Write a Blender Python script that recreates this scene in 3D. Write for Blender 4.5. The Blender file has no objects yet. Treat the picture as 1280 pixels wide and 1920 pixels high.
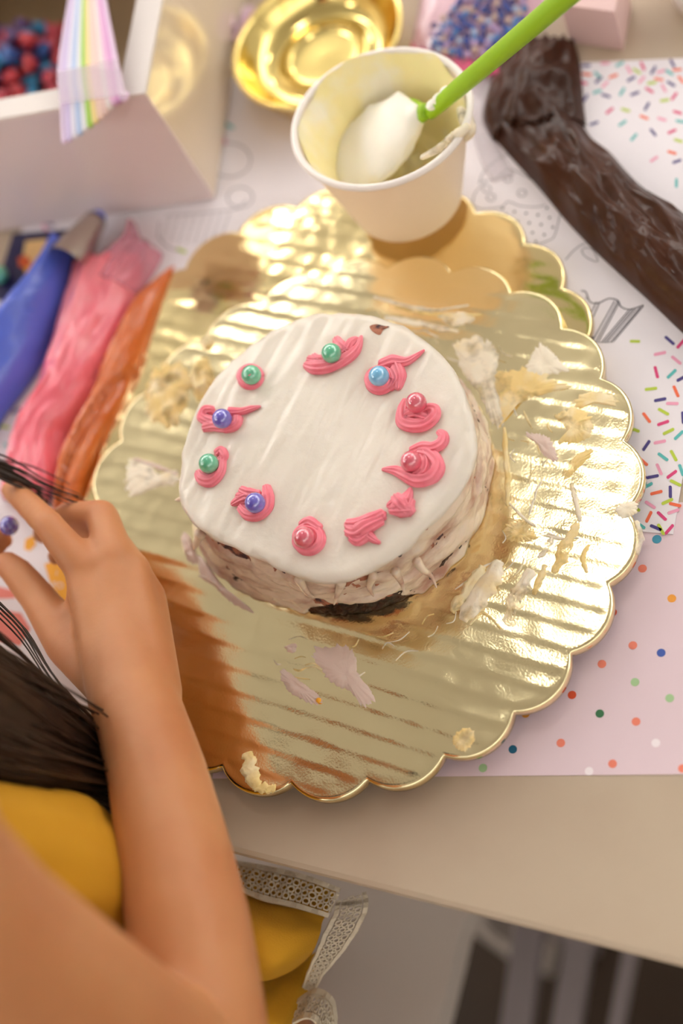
import bpy, math, random
import numpy as np
from mathutils import Vector, Matrix, noise as mn

random.seed(7)
SC = bpy.context.scene
COL = SC.collection

# ------------------------------------------------------------------ camera
TILT = math.radians(32.2)      # away from straight down
ROLL = math.radians(-37.6)
FPX = 2667.0                   # focal length in pixels of the 1280x1920 frame (50 mm)
HC = 0.615                     # lens height above the table top (metres)
_c, _s = math.cos(ROLL), math.sin(ROLL)
_r0 = Vector((1, 0, 0)); _u0 = Vector((0, math.cos(TILT), math.sin(TILT)))
FWD = Vector((0, math.sin(TILT), -math.cos(TILT)))
CR = _r0 * _c + _u0 * _s
CU = _r0 * (-_s) + _u0 * _c
cam_d = bpy.data.cameras.new('camera'); cam = bpy.data.objects.new('camera', cam_d); COL.objects.link(cam)
cam_d.sensor_fit = 'VERTICAL'; cam_d.sensor_height = 36.0; cam_d.sensor_width = 24.0
cam_d.lens = FPX / 1920 * 36.0
M = Matrix((( CR.x, CU.x, -FWD.x, 0), (CR.y, CU.y, -FWD.y, 0), (CR.z, CU.z, -FWD.z, HC), (0, 0, 0, 1)))
cam.matrix_world = M
cam_d.clip_start = 0.02; cam_d.clip_end = 50
cam_d.dof.use_dof = True
cam_d.dof.focus_distance = 0.664
cam_d.dof.aperture_fstop = 2.8
SC.camera = cam

# ------------------------------------------------------------------ world, lamps, exposure
w = bpy.data.worlds.new('world'); SC.world = w; w.use_nodes = True
w.node_tree.nodes['Background'].inputs[0].default_value = (1.0, 0.90, 0.78, 1)
w.node_tree.nodes['Background'].inputs[1].default_value = 0.3
CEIL = 1.75
WARM = (1.0, 0.99, 0.97)
def ceiling_lamp(x, y, watts, rad):
    d = bpy.data.lights.new('ceiling_lamp', 'AREA'); d.shape = 'DISK'; d.size = rad * 2
    d.energy = watts; d.color = WARM
    o = bpy.data.objects.new('ceiling_lamp', d); COL.objects.link(o); o.location = (x, y, CEIL - 0.02)
    return o
for (x, y, p, r) in [(0.38, 1.02, 2.4, .10), (0.24, 2.25, 3.0, .12), (-1.15, 1.15, 2.6, .15), (1.55, 1.15, 2.6, .15),
                     (-1.15, 2.35, 3, .15), (1.55, 2.35, 3, .15)]:
    ceiling_lamp(x, y, p, r)
def ceiling_fill(x, y, rz, watts):
    """added unseen uplight that brightens the ceiling and its reflections"""
    d = bpy.data.lights.new('ceiling_fill_light', 'AREA'); d.shape = 'RECTANGLE'; d.size = 4.4; d.size_y = .25; d.energy = watts; d.color = WARM
    o = bpy.data.objects.new('ceiling_fill_light', d); COL.objects.link(o); o.location = (x, y, CEIL - .55); o.rotation_euler = (math.pi, 0, rz)
ceiling_fill(0, 3.6, 0, 165); ceiling_fill(0, -2.2, 0, 55); ceiling_fill(-2.7, .7, math.pi / 2, 112); ceiling_fill(2.7, .7, math.pi / 2, 112)  # unseen fill added along all four walls, strongest at the back
SC.view_settings.view_transform = 'Standard'
SC.view_settings.look = 'None'
SC.view_settings.gamma = 1.0
SC.view_settings.use_curve_mapping = False
SC.view_settings.exposure = -0.27

# ------------------------------------------------------------------ helpers
def at(px, py, z=0.0):
    """point on the horizontal plane z seen at pixel (px, py) of the photograph"""
    d = FWD + CR * ((px - 640) / FPX) + CU * ((960 - py) / FPX)
    t = (z - HC) / d.z
    return Vector((d.x * t, d.y * t, z))
def ats(pts, z): return [at(a, b, z) for a, b in pts]
def ppm(p):      # metres per pixel at a point
    return (Vector(p) - Vector((0, 0, HC))).dot(FWD) / FPX

def nz(x, y, z=0.0): return mn.noise(Vector((x, y, z)))

def wloc(o):
    v = Vector(o.location)
    while o.parent: o = o.parent; v += Vector(o.location)
    return v

def mesh(name, verts, faces, mat, parent=None, smooth=True, origin=None, mats=None, fmat=None, sharp=None):
    me = bpy.data.meshes.new(name)
    V = np.array([tuple(v) for v in verts], float)
    if origin is None:
        if parent is not None: org = np.array(wloc(parent))
        else:
            mn_, mx_ = V.min(0), V.max(0); org = np.array([(mn_[0]+mx_[0])/2, (mn_[1]+mx_[1])/2, mn_[2]])
    else: org = np.array(origin)
    me.from_pydata((V - org).tolist(), [], [tuple(int(i) for i in f) for f in faces])
    for m in (mats or [mat]): me.materials.append(m)
    if fmat is not None: me.polygons.foreach_set('material_index', fmat)
    if smooth: me.polygons.foreach_set('use_smooth', [True] * len(me.polygons))
    me.update()
    if sharp: me.set_sharp_from_angle(angle=math.radians(sharp))
    o = bpy.data.objects.new(name, me); COL.objects.link(o)
    if parent is not None: o.parent = parent
    else: o.location = org
    return o

def empty(name, loc):
    o = bpy.data.objects.new(name, None); COL.objects.link(o); o.location = loc; o.empty_display_size = .02
    return o

def tag(o, label=None, cat=None, group=None, kind=None):
    if label: o['label'] = label
    if cat: o['category'] = cat
    if group: o['group'] = group
    if kind: o['kind'] = kind
    return o

class MB:
    def __init__(s): s.v = []; s.f = []; s.m = []
    def add(s, vf, mi=0):
        v, f = vf; n = len(s.v); s.v += [tuple(p) for p in v]; s.f += [tuple(i + n for i in q) for q in f]; s.m += [mi] * len(f)
        return s
    def build(s, name, mat, parent=None, **k):
        if k.get('mats'): k['fmat'] = s.m
        return mesh(name, s.v, s.f, mat, parent, **k)

def grid_faces(nr, nc, wrap=False, off=0, flip=False):
    f = []
    for i in range(nr - 1):
        for j in range(nc if wrap else nc - 1):
            a = off + i * nc + j; b = off + i * nc + (j + 1) % nc; c = off + (i + 1) * nc + (j + 1) % nc; d = off + (i + 1) * nc + j
            f.append((a, d, c, b) if flip else (a, b, c, d))
    return f

def catmull(pts, n, closed=False):
    P = [Vector(p) for p in pts]; m = len(P); out = []
    segs = m if closed else m - 1
    for k in range(n):
        t = k / n * segs if closed else k / (n - 1) * segs
        i = min(int(t), segs - 1); u = t - i
        if closed: p0, p1, p2, p3 = P[(i - 1) % m], P[i % m], P[(i + 1) % m], P[(i + 2) % m]
        else: p0, p1, p2, p3 = P[max(i - 1, 0)], P[i], P[min(i + 1, m - 1)], P[min(i + 2, m - 1)]
        out.append(0.5 * ((2 * p1) + (p2 - p0) * u + (2 * p0 - 5 * p1 + 4 * p2 - p3) * u * u + (3 * p1 - p0 - 3 * p2 + p3) * u ** 3))
    return out
def lerp1(vals, n):
    return list(np.interp(np.linspace(0, 1, n), np.linspace(0, 1, len(vals)), vals))

def tube(pts, radii, n=40, seg=12, ridges=0, amp=0.0, twist=0.0, flat=1.0, smooth=True, up=Vector((0, 0, 1))):
    """swept tube with rounded ends; ridges give a star nozzle's section"""
    P = catmull(pts, n) if smooth else [Vector(p) for p in pts]
    n = len(P); R = lerp1(radii, n); v = []; f = []
    for i in range(n):
        T = (P[min(i + 1, n - 1)] - P[max(i - 1, 0)]).normalized()
        A = up.cross(T)
        if A.length < 1e-4: A = Vector((1, 0, 0)).cross(T)
        A.normalize(); B = T.cross(A).normalized()
        for j in range(seg):
            a = 2 * math.pi * j / seg
            r = R[i] * (1 + amp * math.cos(ridges * a + twist * i / n)) if ridges else R[i]
            v.append(P[i] + A * (math.cos(a) * r) + B * (math.sin(a) * r * flat))
    f = grid_faces(n, seg, True)
    v.append(P[0] - (P[1] - P[0]).normalized() * R[0] * .6); v.append(P[-1] + (P[-1] - P[-2]).normalized() * R[-1] * .6)
    k = n * seg
    for j in range(seg):
        f.append((k, (j + 1) % seg, j)); f.append((k + 1, (n - 1) * seg + j, (n - 1) * seg + (j + 1) % seg))
    return v, f

def lathe(profile, n, base=Vector((0, 0, 0)), axis=Vector((0, 0, 1)), close_start=False, close_end=False, rmod=None):
    axis = axis.normalized(); A = axis.orthogonal().normalized(); B = axis.cross(A)
    v = []
    for k, (r, z) in enumerate(profile):
        for j in range(n):
            a = 2 * math.pi * j / n
            rr = r * (rmod(a, k) if rmod else 1)
            v.append(base + axis * z + (A * math.cos(a) + B * math.sin(a)) * rr)
    f = grid_faces(len(profile), n, True)
    if close_start: v.append(base + axis * profile[0][1]); f += [(len(v) - 1, (j + 1) % n, j) for j in range(n)]
    if close_end:
        q = (len(profile) - 1) * n; v.append(base + axis * profile[-1][1]); f += [(len(v) - 1, q + j, q + (j + 1) % n) for j in range(n)]
    return v, f

def prism(poly, z0, z1):
    """poly: list of Vectors (xy), counter-clockwise or not"""
    a = sum(poly[i].x * poly[(i + 1) % len(poly)].y - poly[(i + 1) % len(poly)].x * poly[i].y for i in range(len(poly)))
    if a < 0: poly = poly[::-1]
    n = len(poly)
    v = [Vector((p.x, p.y, z0)) for p in poly] + [Vector((p.x, p.y, z1)) for p in poly]
    f = [tuple(range(n))[::-1], tuple(range(n, 2 * n))] + [(i, (i + 1) % n, n + (i + 1) % n, n + i) for i in range(n)]
    return v, f
def flatpoly(poly, z):
    a = sum(poly[i].x * poly[(i + 1) % len(poly)].y - poly[(i + 1) % len(poly)].x * poly[i].y for i in range(len(poly)))
    if a < 0: poly = poly[::-1]
    return [Vector((p.x, p.y, z)) for p in poly], [tuple(range(len(poly)))]
def box(c, ex, ey, ez, hx, hy, hz):
    c = Vector(c); v = []
    for sz in (-1, 1):
        for sx, sy in ((-1, -1), (1, -1), (1, 1), (-1, 1)):
            v.append(c + ex * hx * sx + ey * hy * sy + ez * hz * sz)
    return v, [(3, 2, 1, 0), (4, 5, 6, 7), (0, 1, 5, 4), (1, 2, 6, 5), (2, 3, 7, 6), (3, 0, 4, 7)]
def sphere(c, r, nu=16, nv=10, sq=(1, 1, 1)):
    c = Vector(c); v = [c + Vector((0, 0, -r * sq[2]))]
    for i in range(1, nv):
        t = math.pi * i / nv - math.pi / 2
        for j in range(nu):
            a = 2 * math.pi * j / nu
            v.append(c + Vector((r * math.cos(t) * math.cos(a) * sq[0], r * math.cos(t) * math.sin(a) * sq[1], r * math.sin(t) * sq[2])))
    v.append(c + Vector((0, 0, r * sq[2]))); f = []
    for j in range(nu): f.append((0, 1 + (j + 1) % nu, 1 + j))
    for i in range(nv - 2):
        for j in range(nu):
            a = 1 + i * nu + j; b = 1 + i * nu + (j + 1) % nu
            f.append((a, b, b + nu, a + nu))
    k = 1 + (nv - 2) * nu
    for j in range(nu): f.append((k + j, k + (j + 1) % nu, len(v) - 1))
    return v, f

# ------------------------------------------------------------------ materials
def mat(name, col, rough=.5, metal=0., coat=0., coat_r=.1, sss=0., sss_r=(.01, .006, .004), trans=0., alpha=1., spec=.5, ior=1.45,
        bump=None, mixc=None, sheen=0., coat_ior=1.5):
    """bump=(scale, strength, detail[, stretch xyz]); mixc=(second colour, noise scale, lo, hi[, stretch])"""
    m = bpy.data.materials.new(name); m.use_nodes = True
    nt = m.node_tree; b = nt.nodes['Principled BSDF']; N = nt.nodes.new; L = nt.links.new
    b.inputs['Base Color'].default_value = (*col, 1); b.inputs['Roughness'].default_value = rough
    b.inputs['Metallic'].default_value = metal; b.inputs['Coat Weight'].default_value = coat; b.inputs['Coat Roughness'].default_value = coat_r
    b.inputs['Transmission Weight'].default_value = trans; b.inputs['Alpha'].default_value = alpha
    b.inputs['Coat IOR'].default_value = coat_ior; b.inputs['Specular IOR Level'].default_value = spec; b.inputs['IOR'].default_value = ior
    b.inputs['Sheen Weight'].default_value = sheen
    if sss: b.inputs['Subsurface Weight'].default_value = sss; b.inputs['Subsurface Radius'].default_value = sss_r; b.inputs['Subsurface Scale'].default_value = 1.0
    tc = None
    def coords(st):
        nonlocal tc
        if tc is None: tc = N('ShaderNodeTexCoord')
        mp = N('ShaderNodeMapping'); mp.inputs['Scale'].default_value = st; L(tc.outputs['Object'], mp.inputs['Vector']); return mp
    if mixc:
        c2, sc, lo, hi = mixc[:4]; mp = coords(mixc[4] if len(mixc) > 4 else (1, 1, 1))
        n = N('ShaderNodeTexNoise'); n.inputs['Scale'].default_value = sc; n.inputs['Detail'].default_value = 5; L(mp.outputs[0], n.inputs['Vector'])
        r = N('ShaderNodeMapRange'); r.inputs[1].default_value = lo; r.inputs[2].default_value = hi; L(n.outputs['Fac'], r.inputs[0])
        x = N('ShaderNodeMix'); x.data_type = 'RGBA'; x.inputs[6].default_value = (*col, 1); x.inputs[7].default_value = (*c2, 1)
        L(r.outputs[0], x.inputs[0]); L(x.outputs[2], b.inputs['Base Color'])
    if bump:
        mp = coords(bump[3] if len(bump) > 3 else (1, 1, 1))
        n = N('ShaderNodeTexNoise'); n.inputs['Scale'].default_value = bump[0]; n.inputs['Detail'].default_value = bump[2]; L(mp.outputs[0], n.inputs['Vector'])
        u = N('ShaderNodeBump'); u.inputs['Strength'].default_value = bump[1]; u.inputs['Distance'].default_value = .001
        L(n.outputs['Fac'], u.inputs['Height']); L(u.outputs[0], b.inputs['Normal'])
        if coat: L(u.outputs[0], b.inputs['Coat Normal'])
    return m

def srgb(r, g, b):
    f = lambda c: ((c / 255 + .055) / 1.055) ** 2.4 if c > 10 else c / 255 / 12.92
    return (f(r), f(g), f(b))

MT = {}
MT['marble'] = mat('marble', srgb(192, 173, 150), .32, mixc=(srgb(180, 158, 136), 9, .38, .72), bump=(60, .05, 3))
MT['marble_edge'] = mat('marble_edge', srgb(150, 135, 118), .5)
MT['wall'] = mat('wall_paint', srgb(202, 199, 195), .8)
MT['ceiling'] = mat('ceiling_paint', srgb(222, 220, 217), .8)
MT['floor'] = mat('dark_floor', srgb(58, 44, 32), .45, mixc=(srgb(40, 30, 22), 3, .4, .7))
MT['paper'] = mat('white_paper', srgb(234, 226, 230), .55)
MT['pinkpaper'] = mat('pink_paper', srgb(226, 202, 208), .5)
MT['gold'] = mat('gold_foil', (1.0, .85, .50), .11, metal=1, bump=(900, .06, 4))
MT['gold2'] = mat('gold_foil_plain', (.96, .77, .39), .11, metal=1, bump=(120, .08, 3))
MT['goldplate'] = mat('gold_plastic', (.93, .72, .26), .12, metal=1, bump=(30, .12, 2))
MT['board_core'] = mat('board_core', srgb(120, 92, 58), .8)
MT['frost'] = mat('frosting', srgb(226, 215, 200), .36, sss=.2, sss_r=(.004, .003, .002), bump=(130, .45, 4), coat=.4, coat_r=.2)
MT['frost_side'] = mat('frosting_side', srgb(228, 208, 186), .3, sss=.2, sss_r=(.006, .003, .002), bump=(120, .5, 4, (1, 1, 3)), coat=.35, coat_r=.2,
                       mixc=(srgb(176, 130, 112), 48, .46, .68, (1, 1, 2.6)))
MT['sponge'] = mat('sponge', srgb(176, 112, 86), .7, bump=(500, 1.0, 6), mixc=(srgb(70, 46, 52), 120, .50, .60))
MT['crust'] = mat('chocolate_crust', srgb(66, 30, 16), .4, bump=(500, 1.0, 5), mixc=(srgb(24, 10, 6), 90, .4, .6))
MT['cream'] = mat('buttercream_pale', srgb(244, 230, 206), .36, sss=.15, sss_r=(.004, .003, .002), bump=(140, .5, 4), mixc=(srgb(240, 214, 160), 60, .52, .74))
MT['yellowcream'] = mat('buttercream_yellow', srgb(240, 208, 138), .4, sss=.15, sss_r=(.004, .003, .001), bump=(140, .5, 4), mixc=(srgb(244, 226, 186), 70, .45, .7))
MT['pinkcream'] = mat('buttercream_blush', srgb(222, 196, 182), .34, sss=.15, sss_r=(.004, .002, .002), bump=(160, .5, 4))
MT['icing'] = mat('pink_icing', srgb(250, 138, 152), .42, sss=.2, sss_r=(.002, .001, .001), coat=.15, coat_r=.3, mixc=(srgb(244, 120, 138), 160, .45, .7))
for nme, c in dict(green=(92, 188, 146), sky=(112, 184, 226), rose=(222, 92, 112), violet=(104, 92, 196)).items():
    MT['pearl_' + nme] = mat('pearl_' + nme, srgb(*c), .26, coat=1., coat_r=.07, coat_ior=2.1, mixc=(tuple(min(1, q * 1.18 + .02) for q in srgb(*c)), 260, .5, .7))
MT['cup'] = mat('paper_cup', srgb(248, 226, 200), .45, bump=(70, .08, 3))
MT['cuprim'] = mat('paper_cup_rim', srgb(244, 234, 226), .4)
MT['cupcream'] = mat('cup_frosting', srgb(254, 236, 172), .4, sss=.2, sss_r=(.006, .004, .002), bump=(60, .8, 3), mixc=(srgb(252, 242, 216), 34, .47, .62))
MT['whitecream'] = mat('spatula_frosting', srgb(242, 236, 222), .4, sss=.2, sss_r=(.006, .004, .003), bump=(80, .6, 3))
MT['green'] = mat('green_silicone', srgb(150, 192, 26), .38)
MT['choc'] = mat('chocolate_bag', srgb(70, 37, 21), .45, spec=.15, coat=.28, coat_r=.06, bump=(55, .6, 3), mixc=(srgb(52, 27, 16), 22, .42, .66))
MT['chocthin'] = mat('chocolate_film', srgb(122, 72, 40), .3, coat=1., coat_r=.1, bump=(120, 1., 4), mixc=(srgb(60, 30, 16), 60, .45, .6))
MT['film'] = mat('clear_film', srgb(226, 214, 220), .12, alpha=.22, coat=1., coat_r=.06, bump=(40, .8, 2))
MT['pinkbag'] = mat('pink_bag', srgb(246, 116, 134), .34, coat=.8, coat_r=.14, bump=(60, .5, 3), mixc=(srgb(244, 140, 150), 22, .42, .66, (1, 1, 1)))
MT['pinkfilm'] = mat('pink_film', srgb(246, 160, 184), .25, alpha=.45, coat=1., coat_r=.1, bump=(60, .8, 3))
MT['orangebag'] = mat('orange_bag', srgb(214, 104, 36), .36, coat=.8, coat_r=.15, bump=(110, .8, 3), mixc=(srgb(228, 128, 70), 40, .48, .66))
MT['bluebag'] = mat('blue_bag', srgb(88, 112, 222), .3, coat=.9, coat_r=.12, bump=(40, .4, 3))
MT['steel'] = mat('steel', (.52, .47, .42), .25, metal=1)
MT['boxcard'] = mat('box_card', srgb(218, 202, 202), .32, coat=.6, coat_r=.12)
MT['boxgloss'] = mat('box_card_gloss', srgb(226, 208, 184), .14, coat=1., coat_r=.06, spec=.9)
MT['boxrim'] = mat('box_rim', srgb(222, 212, 206), .5)
MT['boxshade'] = mat('box_inside_shade', srgb(150, 124, 92), .5)  # brown holds the shade inside the box, painted into the colour
MT['skin'] = mat('skin', srgb(198, 134, 88), .5, sss=.25, sss_r=(.012, .005, .003), mixc=(srgb(190, 122, 78), 24, .42, .7), bump=(260, .15, 3))
MT['nail'] = mat('fingernail', srgb(226, 160, 140), .3)
MT['hair'] = mat('dark_hair', srgb(58, 38, 24), .42, mixc=(srgb(36, 22, 13), 60, .4, .6))
MT['dress'] = mat('yellow_cotton', srgb(206, 148, 24), .85, bump=(900, .3, 2), mixc=(srgb(194, 136, 22), 12, .4, .7))
MT['lace'] = mat('cream_lace', srgb(214, 198, 172), .85, bump=(900, .5, 2))
MT['bench'] = mat('white_bench', srgb(216, 202, 190), .5)
MT['grey'] = mat('grey_slat', srgb(150, 138, 138), .5)
INK = {'navy': (74, 62, 128), 'magenta': (218, 66, 122), 'pink': (236, 160, 186), 'teal': (92, 184, 182), 'lime': (186, 204, 66), 'orange': (238, 108, 70)}
for k, c in INK.items(): MT['ink_' + k] = mat('print_' + k, srgb(*c), .5)
DOT = {'coral': (236, 132, 108), 'blue': (66, 92, 170), 'tealblue': (66, 146, 172), 'mint': (168, 200, 148), 'red': (218, 84, 48), 'forest': (56, 112, 72), 'white': (244, 232, 234), 'amber': (240, 160, 60), 'deep': (36, 100, 130)}
for k, c in DOT.items(): MT['dot_' + k] = mat('dot_' + k, srgb(*c), .5)
MT['line'] = mat('print_line', srgb(74, 68, 76), .6)
MT['salmon'] = mat('print_salmon', srgb(228, 130, 118), .5)
MT['amberprint'] = mat('print_amber', srgb(244, 172, 44), .5)
MT['navycard'] = mat('navy_card', srgb(38, 36, 76), .4)
MT['beigeprint'] = mat('print_beige', srgb(232, 190, 128), .5)
MT['redprint'] = mat('print_red', srgb(214, 92, 42), .5)

# foil boards also carry a thin oily film of smeared frosting: a patchy change of gloss, fixed to the foil
def smudge(m, sc, lo, hi, r0, r1):
    nt = m.node_tree; b = nt.nodes['Principled BSDF']; N = nt.nodes.new
    tc = N('ShaderNodeTexCoord'); n = N('ShaderNodeTexNoise'); n.inputs['Scale'].default_value = sc; n.inputs['Detail'].default_value = 6
    nt.links.new(tc.outputs['Object'], n.inputs['Vector'])
    r = N('ShaderNodeMapRange'); r.inputs[1].default_value = lo; r.inputs[2].default_value = hi; r.inputs[3].default_value = r0; r.inputs[4].default_value = r1
    nt.links.new(n.outputs['Fac'], r.inputs[0]); nt.links.new(r.outputs[0], b.inputs['Roughness'])
def thin(m, sc, lo, hi, a0):
    """a scraped film: in places too thin to hide the foil"""
    nt = m.node_tree; b = nt.nodes['Principled BSDF']; N = nt.nodes.new
    tc = N('ShaderNodeTexCoord'); n = N('ShaderNodeTexNoise'); n.inputs['Scale'].default_value = sc; n.inputs['Detail'].default_value = 5
    nt.links.new(tc.outputs['Object'], n.inputs['Vector'])
    r = N('ShaderNodeMapRange'); r.inputs[1].default_value = lo; r.inputs[2].default_value = hi; r.inputs[3].default_value = a0; r.inputs[4].default_value = 1
    nt.links.new(n.outputs['Fac'], r.inputs[0]); nt.links.new(r.outputs[0], b.inputs['Alpha'])
thin(MT['cream'], 70, .34, .50, .25); thin(MT['yellowcream'], 75, .34, .48, .35)
smudge(MT['gold'], 22, .40, .70, .09, .20)

# ------------------------------------------------------------------ table frame (edge direction found from the photograph)
EP = at(450, 1602); ED = (at(1280, 1812) - EP).normalized(); EN = Vector((-ED.y, ED.x, 0))
def tb(a, b, z=0.0): return Vector((EP.x + ED.x * a + EN.x * b, EP.y + ED.y * a + EN.y * b, z))

# ------------------------------------------------------------------ setting
FLOOR = -0.74
def plane(name, c, ex, ey, hx, hy, m, th=.02):
    ez = ex.cross(ey).normalized()
    o = MB().add(box(Vector(c) - ez * th / 2, ex, ey, ez, hx, hy, th / 2)).build(name, m, smooth=False)
    return tag(o, kind='structure')
X, Y, Z = Vector((1, 0, 0)), Vector((0, 1, 0)), Vector((0, 0, 1))
plane('floor', (0, .7, FLOOR), X, Y, 3, 3.2, MT['floor'])
plane('ceiling', (0, .7, CEIL), X, -Y, 3, 3.2, MT['ceiling'])
plane('wall_back', (0, 3.9, (CEIL + FLOOR) / 2), X, Z, 3, (CEIL - FLOOR) / 2, MT['wall'])
plane('wall_front', (0, -2.5, (CEIL + FLOOR) / 2), -X, Z, 3, (CEIL - FLOOR) / 2, MT['wall'])
plane('wall_left', (-3, .7, (CEIL + FLOOR) / 2), Y, Z, 3.2, (CEIL - FLOOR) / 2, MT['wall'])
plane('wall_right', (3, .7, (CEIL + FLOOR) / 2), -Y, Z, 3.2, (CEIL - FLOOR) / 2, MT['wall'])

# marble table: slab with a small bevelled edge, apron and legs
tbl = empty('marble_table', tb(0.2, .4, FLOOR))
tag(tbl, 'pale beige marble table top everything on it stands on', 'table')
sl = []
W0, W1, D1 = -.75, 1.05, .95
prof = [(-.003, 0.0), (-.0008, -.0008), (.0, -.003), (-.003, -.010), (-.022, -.018)]   # (outward, z)
rings = []
for (o_, z_) in prof:
    rings.append([tb(W0 - o_, -o_, z_), tb(W1 + o_, -o_, z_), tb(W1 + o_, D1 + o_, z_), tb(W0 - o_, D1 + o_, z_)])
v = [p for r in rings for p in r]; f = grid_faces(len(prof), 4, True, flip=True); f.append((0, 1, 2, 3)); k = (len(prof) - 1) * 4; f.append((k + 3, k + 2, k + 1, k))
mesh('table_top', v, f, MT['marble'], tbl, smooth=False)
for (a, b) in ((W0 + .08, .1), (W1 - .08, .1), (W0 + .08, D1 - .1), (W1 - .08, D1 - .1)):
    MB().add(box(tb(a, b, (FLOOR - .019) / 2), ED, EN, Z, .03, .03, (-.019 - FLOOR) / 2)).build('leg', MT['bench'], tbl, smooth=False)

# white bench below the table edge, grey slatted stool beside it
bn = empty('white_bench', at(740, 1900, FLOOR)); tag(bn, 'white painted bench seat below the table edge', 'bench')
zb = -.30
q = [at(100, 1500, zb), at(925, 1560, zb), at(866, 1740, zb), at(740, 2260, zb), at(-100, 2260, zb)]
MB().add(prism(q, zb - .03, zb)).build('seat', MT['bench'], bn, smooth=False)
for p_ in (at(760, 1600, zb), at(640, 2000, zb), at(180, 1560, zb), at(-20, 2200, zb)):
    MB().add(box((p_.x, p_.y, (FLOOR + zb - .0305) / 2), ED, EN, Z, .014, .014, (zb - .0305 - FLOOR) / 2)).build('leg', MT['bench'], bn, smooth=False)
st = empty('slatted_stool', at(1050, 1900, FLOOR)); tag(st, 'grey slatted stool on the dark floor under the table', 'stool')
zs = -.48
slats = [((1006, 1640), (958, 2020), 27), ((1108, 1640), (1048, 2020), 25), ((1210, 1640), (1138, 2020), 12)]
for (a, b, w_) in slats:
    A, B = at(*a, zs), at(*b, zs); d = (B - A).normalized(); s_ = Vector((-d.y, d.x, 0)); hw = w_ * ppm(A)
    MB().add(box((A + B) / 2, d, s_, Z, (B - A).length / 2, hw, .008)).build('slat', MT['grey'], st, smooth=False)
A, B = at(985, 1660, zs), at(1225, 1660, zs); d = (B - A).normalized(); s_ = Vector((-d.y, d.x, 0))
MB().add(box((A + B) / 2 - Z * .022, d, s_, Z, (B - A).length / 2, .012, .013)).build('rail', MT['grey'], st, smooth=False)
for p in (A, B, at(1140, 2010, zs), at(960, 2010, zs)):
    MB().add(box((p.x, p.y, (FLOOR + zs - .036) / 2), d, s_, Z, .012, .012, (zs - .036 - FLOOR) / 2)).build('leg', MT['grey'], st, smooth=False)

# ------------------------------------------------------------------ papers with print
def stroke(pts, wpx, z, closed=False, n=None):
    """thin printed line (flat ribbon) through photograph pixels"""
    P = ats(pts, z); n = n or max(8, len(P) * 6)
    P = catmull(P, n, closed) if len(P) > 2 else [P[0].lerp(P[1], i / 5) for i in range(6)]
    n = len(P); v = []
    for i in range(n):
        T = (P[(i + 1) % n] - P[i - 1]) if closed else (P[min(i + 1, n - 1)] - P[max(i - 1, 0)])
        T.normalize(); S = Vector((-T.y, T.x, 0)) * (wpx * ppm(P[i]) / 2); v += [P[i] - S, P[i] + S]
    f = [(2 * i, 2 * ((i + 1) % n), 2 * ((i + 1) % n) + 1, 2 * i + 1) for i in range(n if closed else n - 1)]
    return v, f
def dash(px, py, ang, L, W, z):
    a = math.radians(ang); d = Vector((math.cos(a), math.sin(a))); s = Vector((-d.y, d.x)); P = []
    for k in range(12):
        t = 2 * math.pi * k / 12
        cx = (L / 2 - W / 2) * (1 if math.cos(t) > 0 else -1)
        P.append((px + d.x * (cx + math.cos(t) * W / 2) + s.x * math.sin(t) * W / 2, py + d.y * (cx + math.cos(t) * W / 2) + s.y * math.sin(t) * W / 2))
    return flatpoly(ats(P, z), z)
def disc(px, py, rpx, z, n=20):
    c = at(px, py, z); r = rpx * ppm(c)
    return [c + Vector((math.cos(2 * math.pi * k / n), math.sin(2 * math.pi * k / n), 0)) * r for k in range(n)], [tuple(range(n))]

ZP1, ZP2, ZP3 = .0004, .0009, .0003
# colouring sheet: 28 x 43 cm, corner and edge directions measured
C0 = at(1262, 1003); t_ = math.radians(132.5); U = Vector((math.cos(t_), math.sin(t_), 0)); Vv = Vector((math.sin(t_), -math.cos(t_), 0))
sheet = empty('colouring_sheet', C0 + U * .215 + Vv * .14)
tag(sheet, 'white colouring sheet with line-drawn cupcakes and a printed sprinkle border', 'paper')
MB().add(prism([C0, C0 + U * .43, C0 + U * .43 + Vv * .283, C0 + Vv * .283], ZP1, ZP2)).build('sheet', MT['paper'], sheet, smooth=False)
ink = list(INK); zi = ZP2 + .00012
sp = []
D1L = """1200,187,40,n 1268,205,-50,m 1142,265,-13,p 1240,305,38,p 1120,377,75,m 1212,387,-45,t 1275,412,-30,n 1088,477,-8,l 1238,492,65,o 1143,542,-12,n
1216,565,0,p 1163,614,28,l 1062,650,52,o 1161,682,-20,m 1280,650,85,n 1193,733,-27,l 1255,755,-45,t 985,720,20,l 1060,817,-57,n 1141,796,-12,p 1160,885,35,t
1224,878,60,l 1040,912,40,o 1137,960,65,p 1213,990,-38,m 1098,1004,-12,n 1270,965,70,t 1236,1042,25,l 1065,1060,-30,t 1120,1100,-15,o 1204,1095,88,n
1084,1173,33,p 1186,1153,-25,l 1233,1172,12,o 1222,1213,-20,p 1075,1245,-65,o 1153,1240,42,m 1022,1293,35,t 1117,1310,22,n 1148,1320,60,l 1198,1320,-50,m 990,1190,30,l"""
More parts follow.
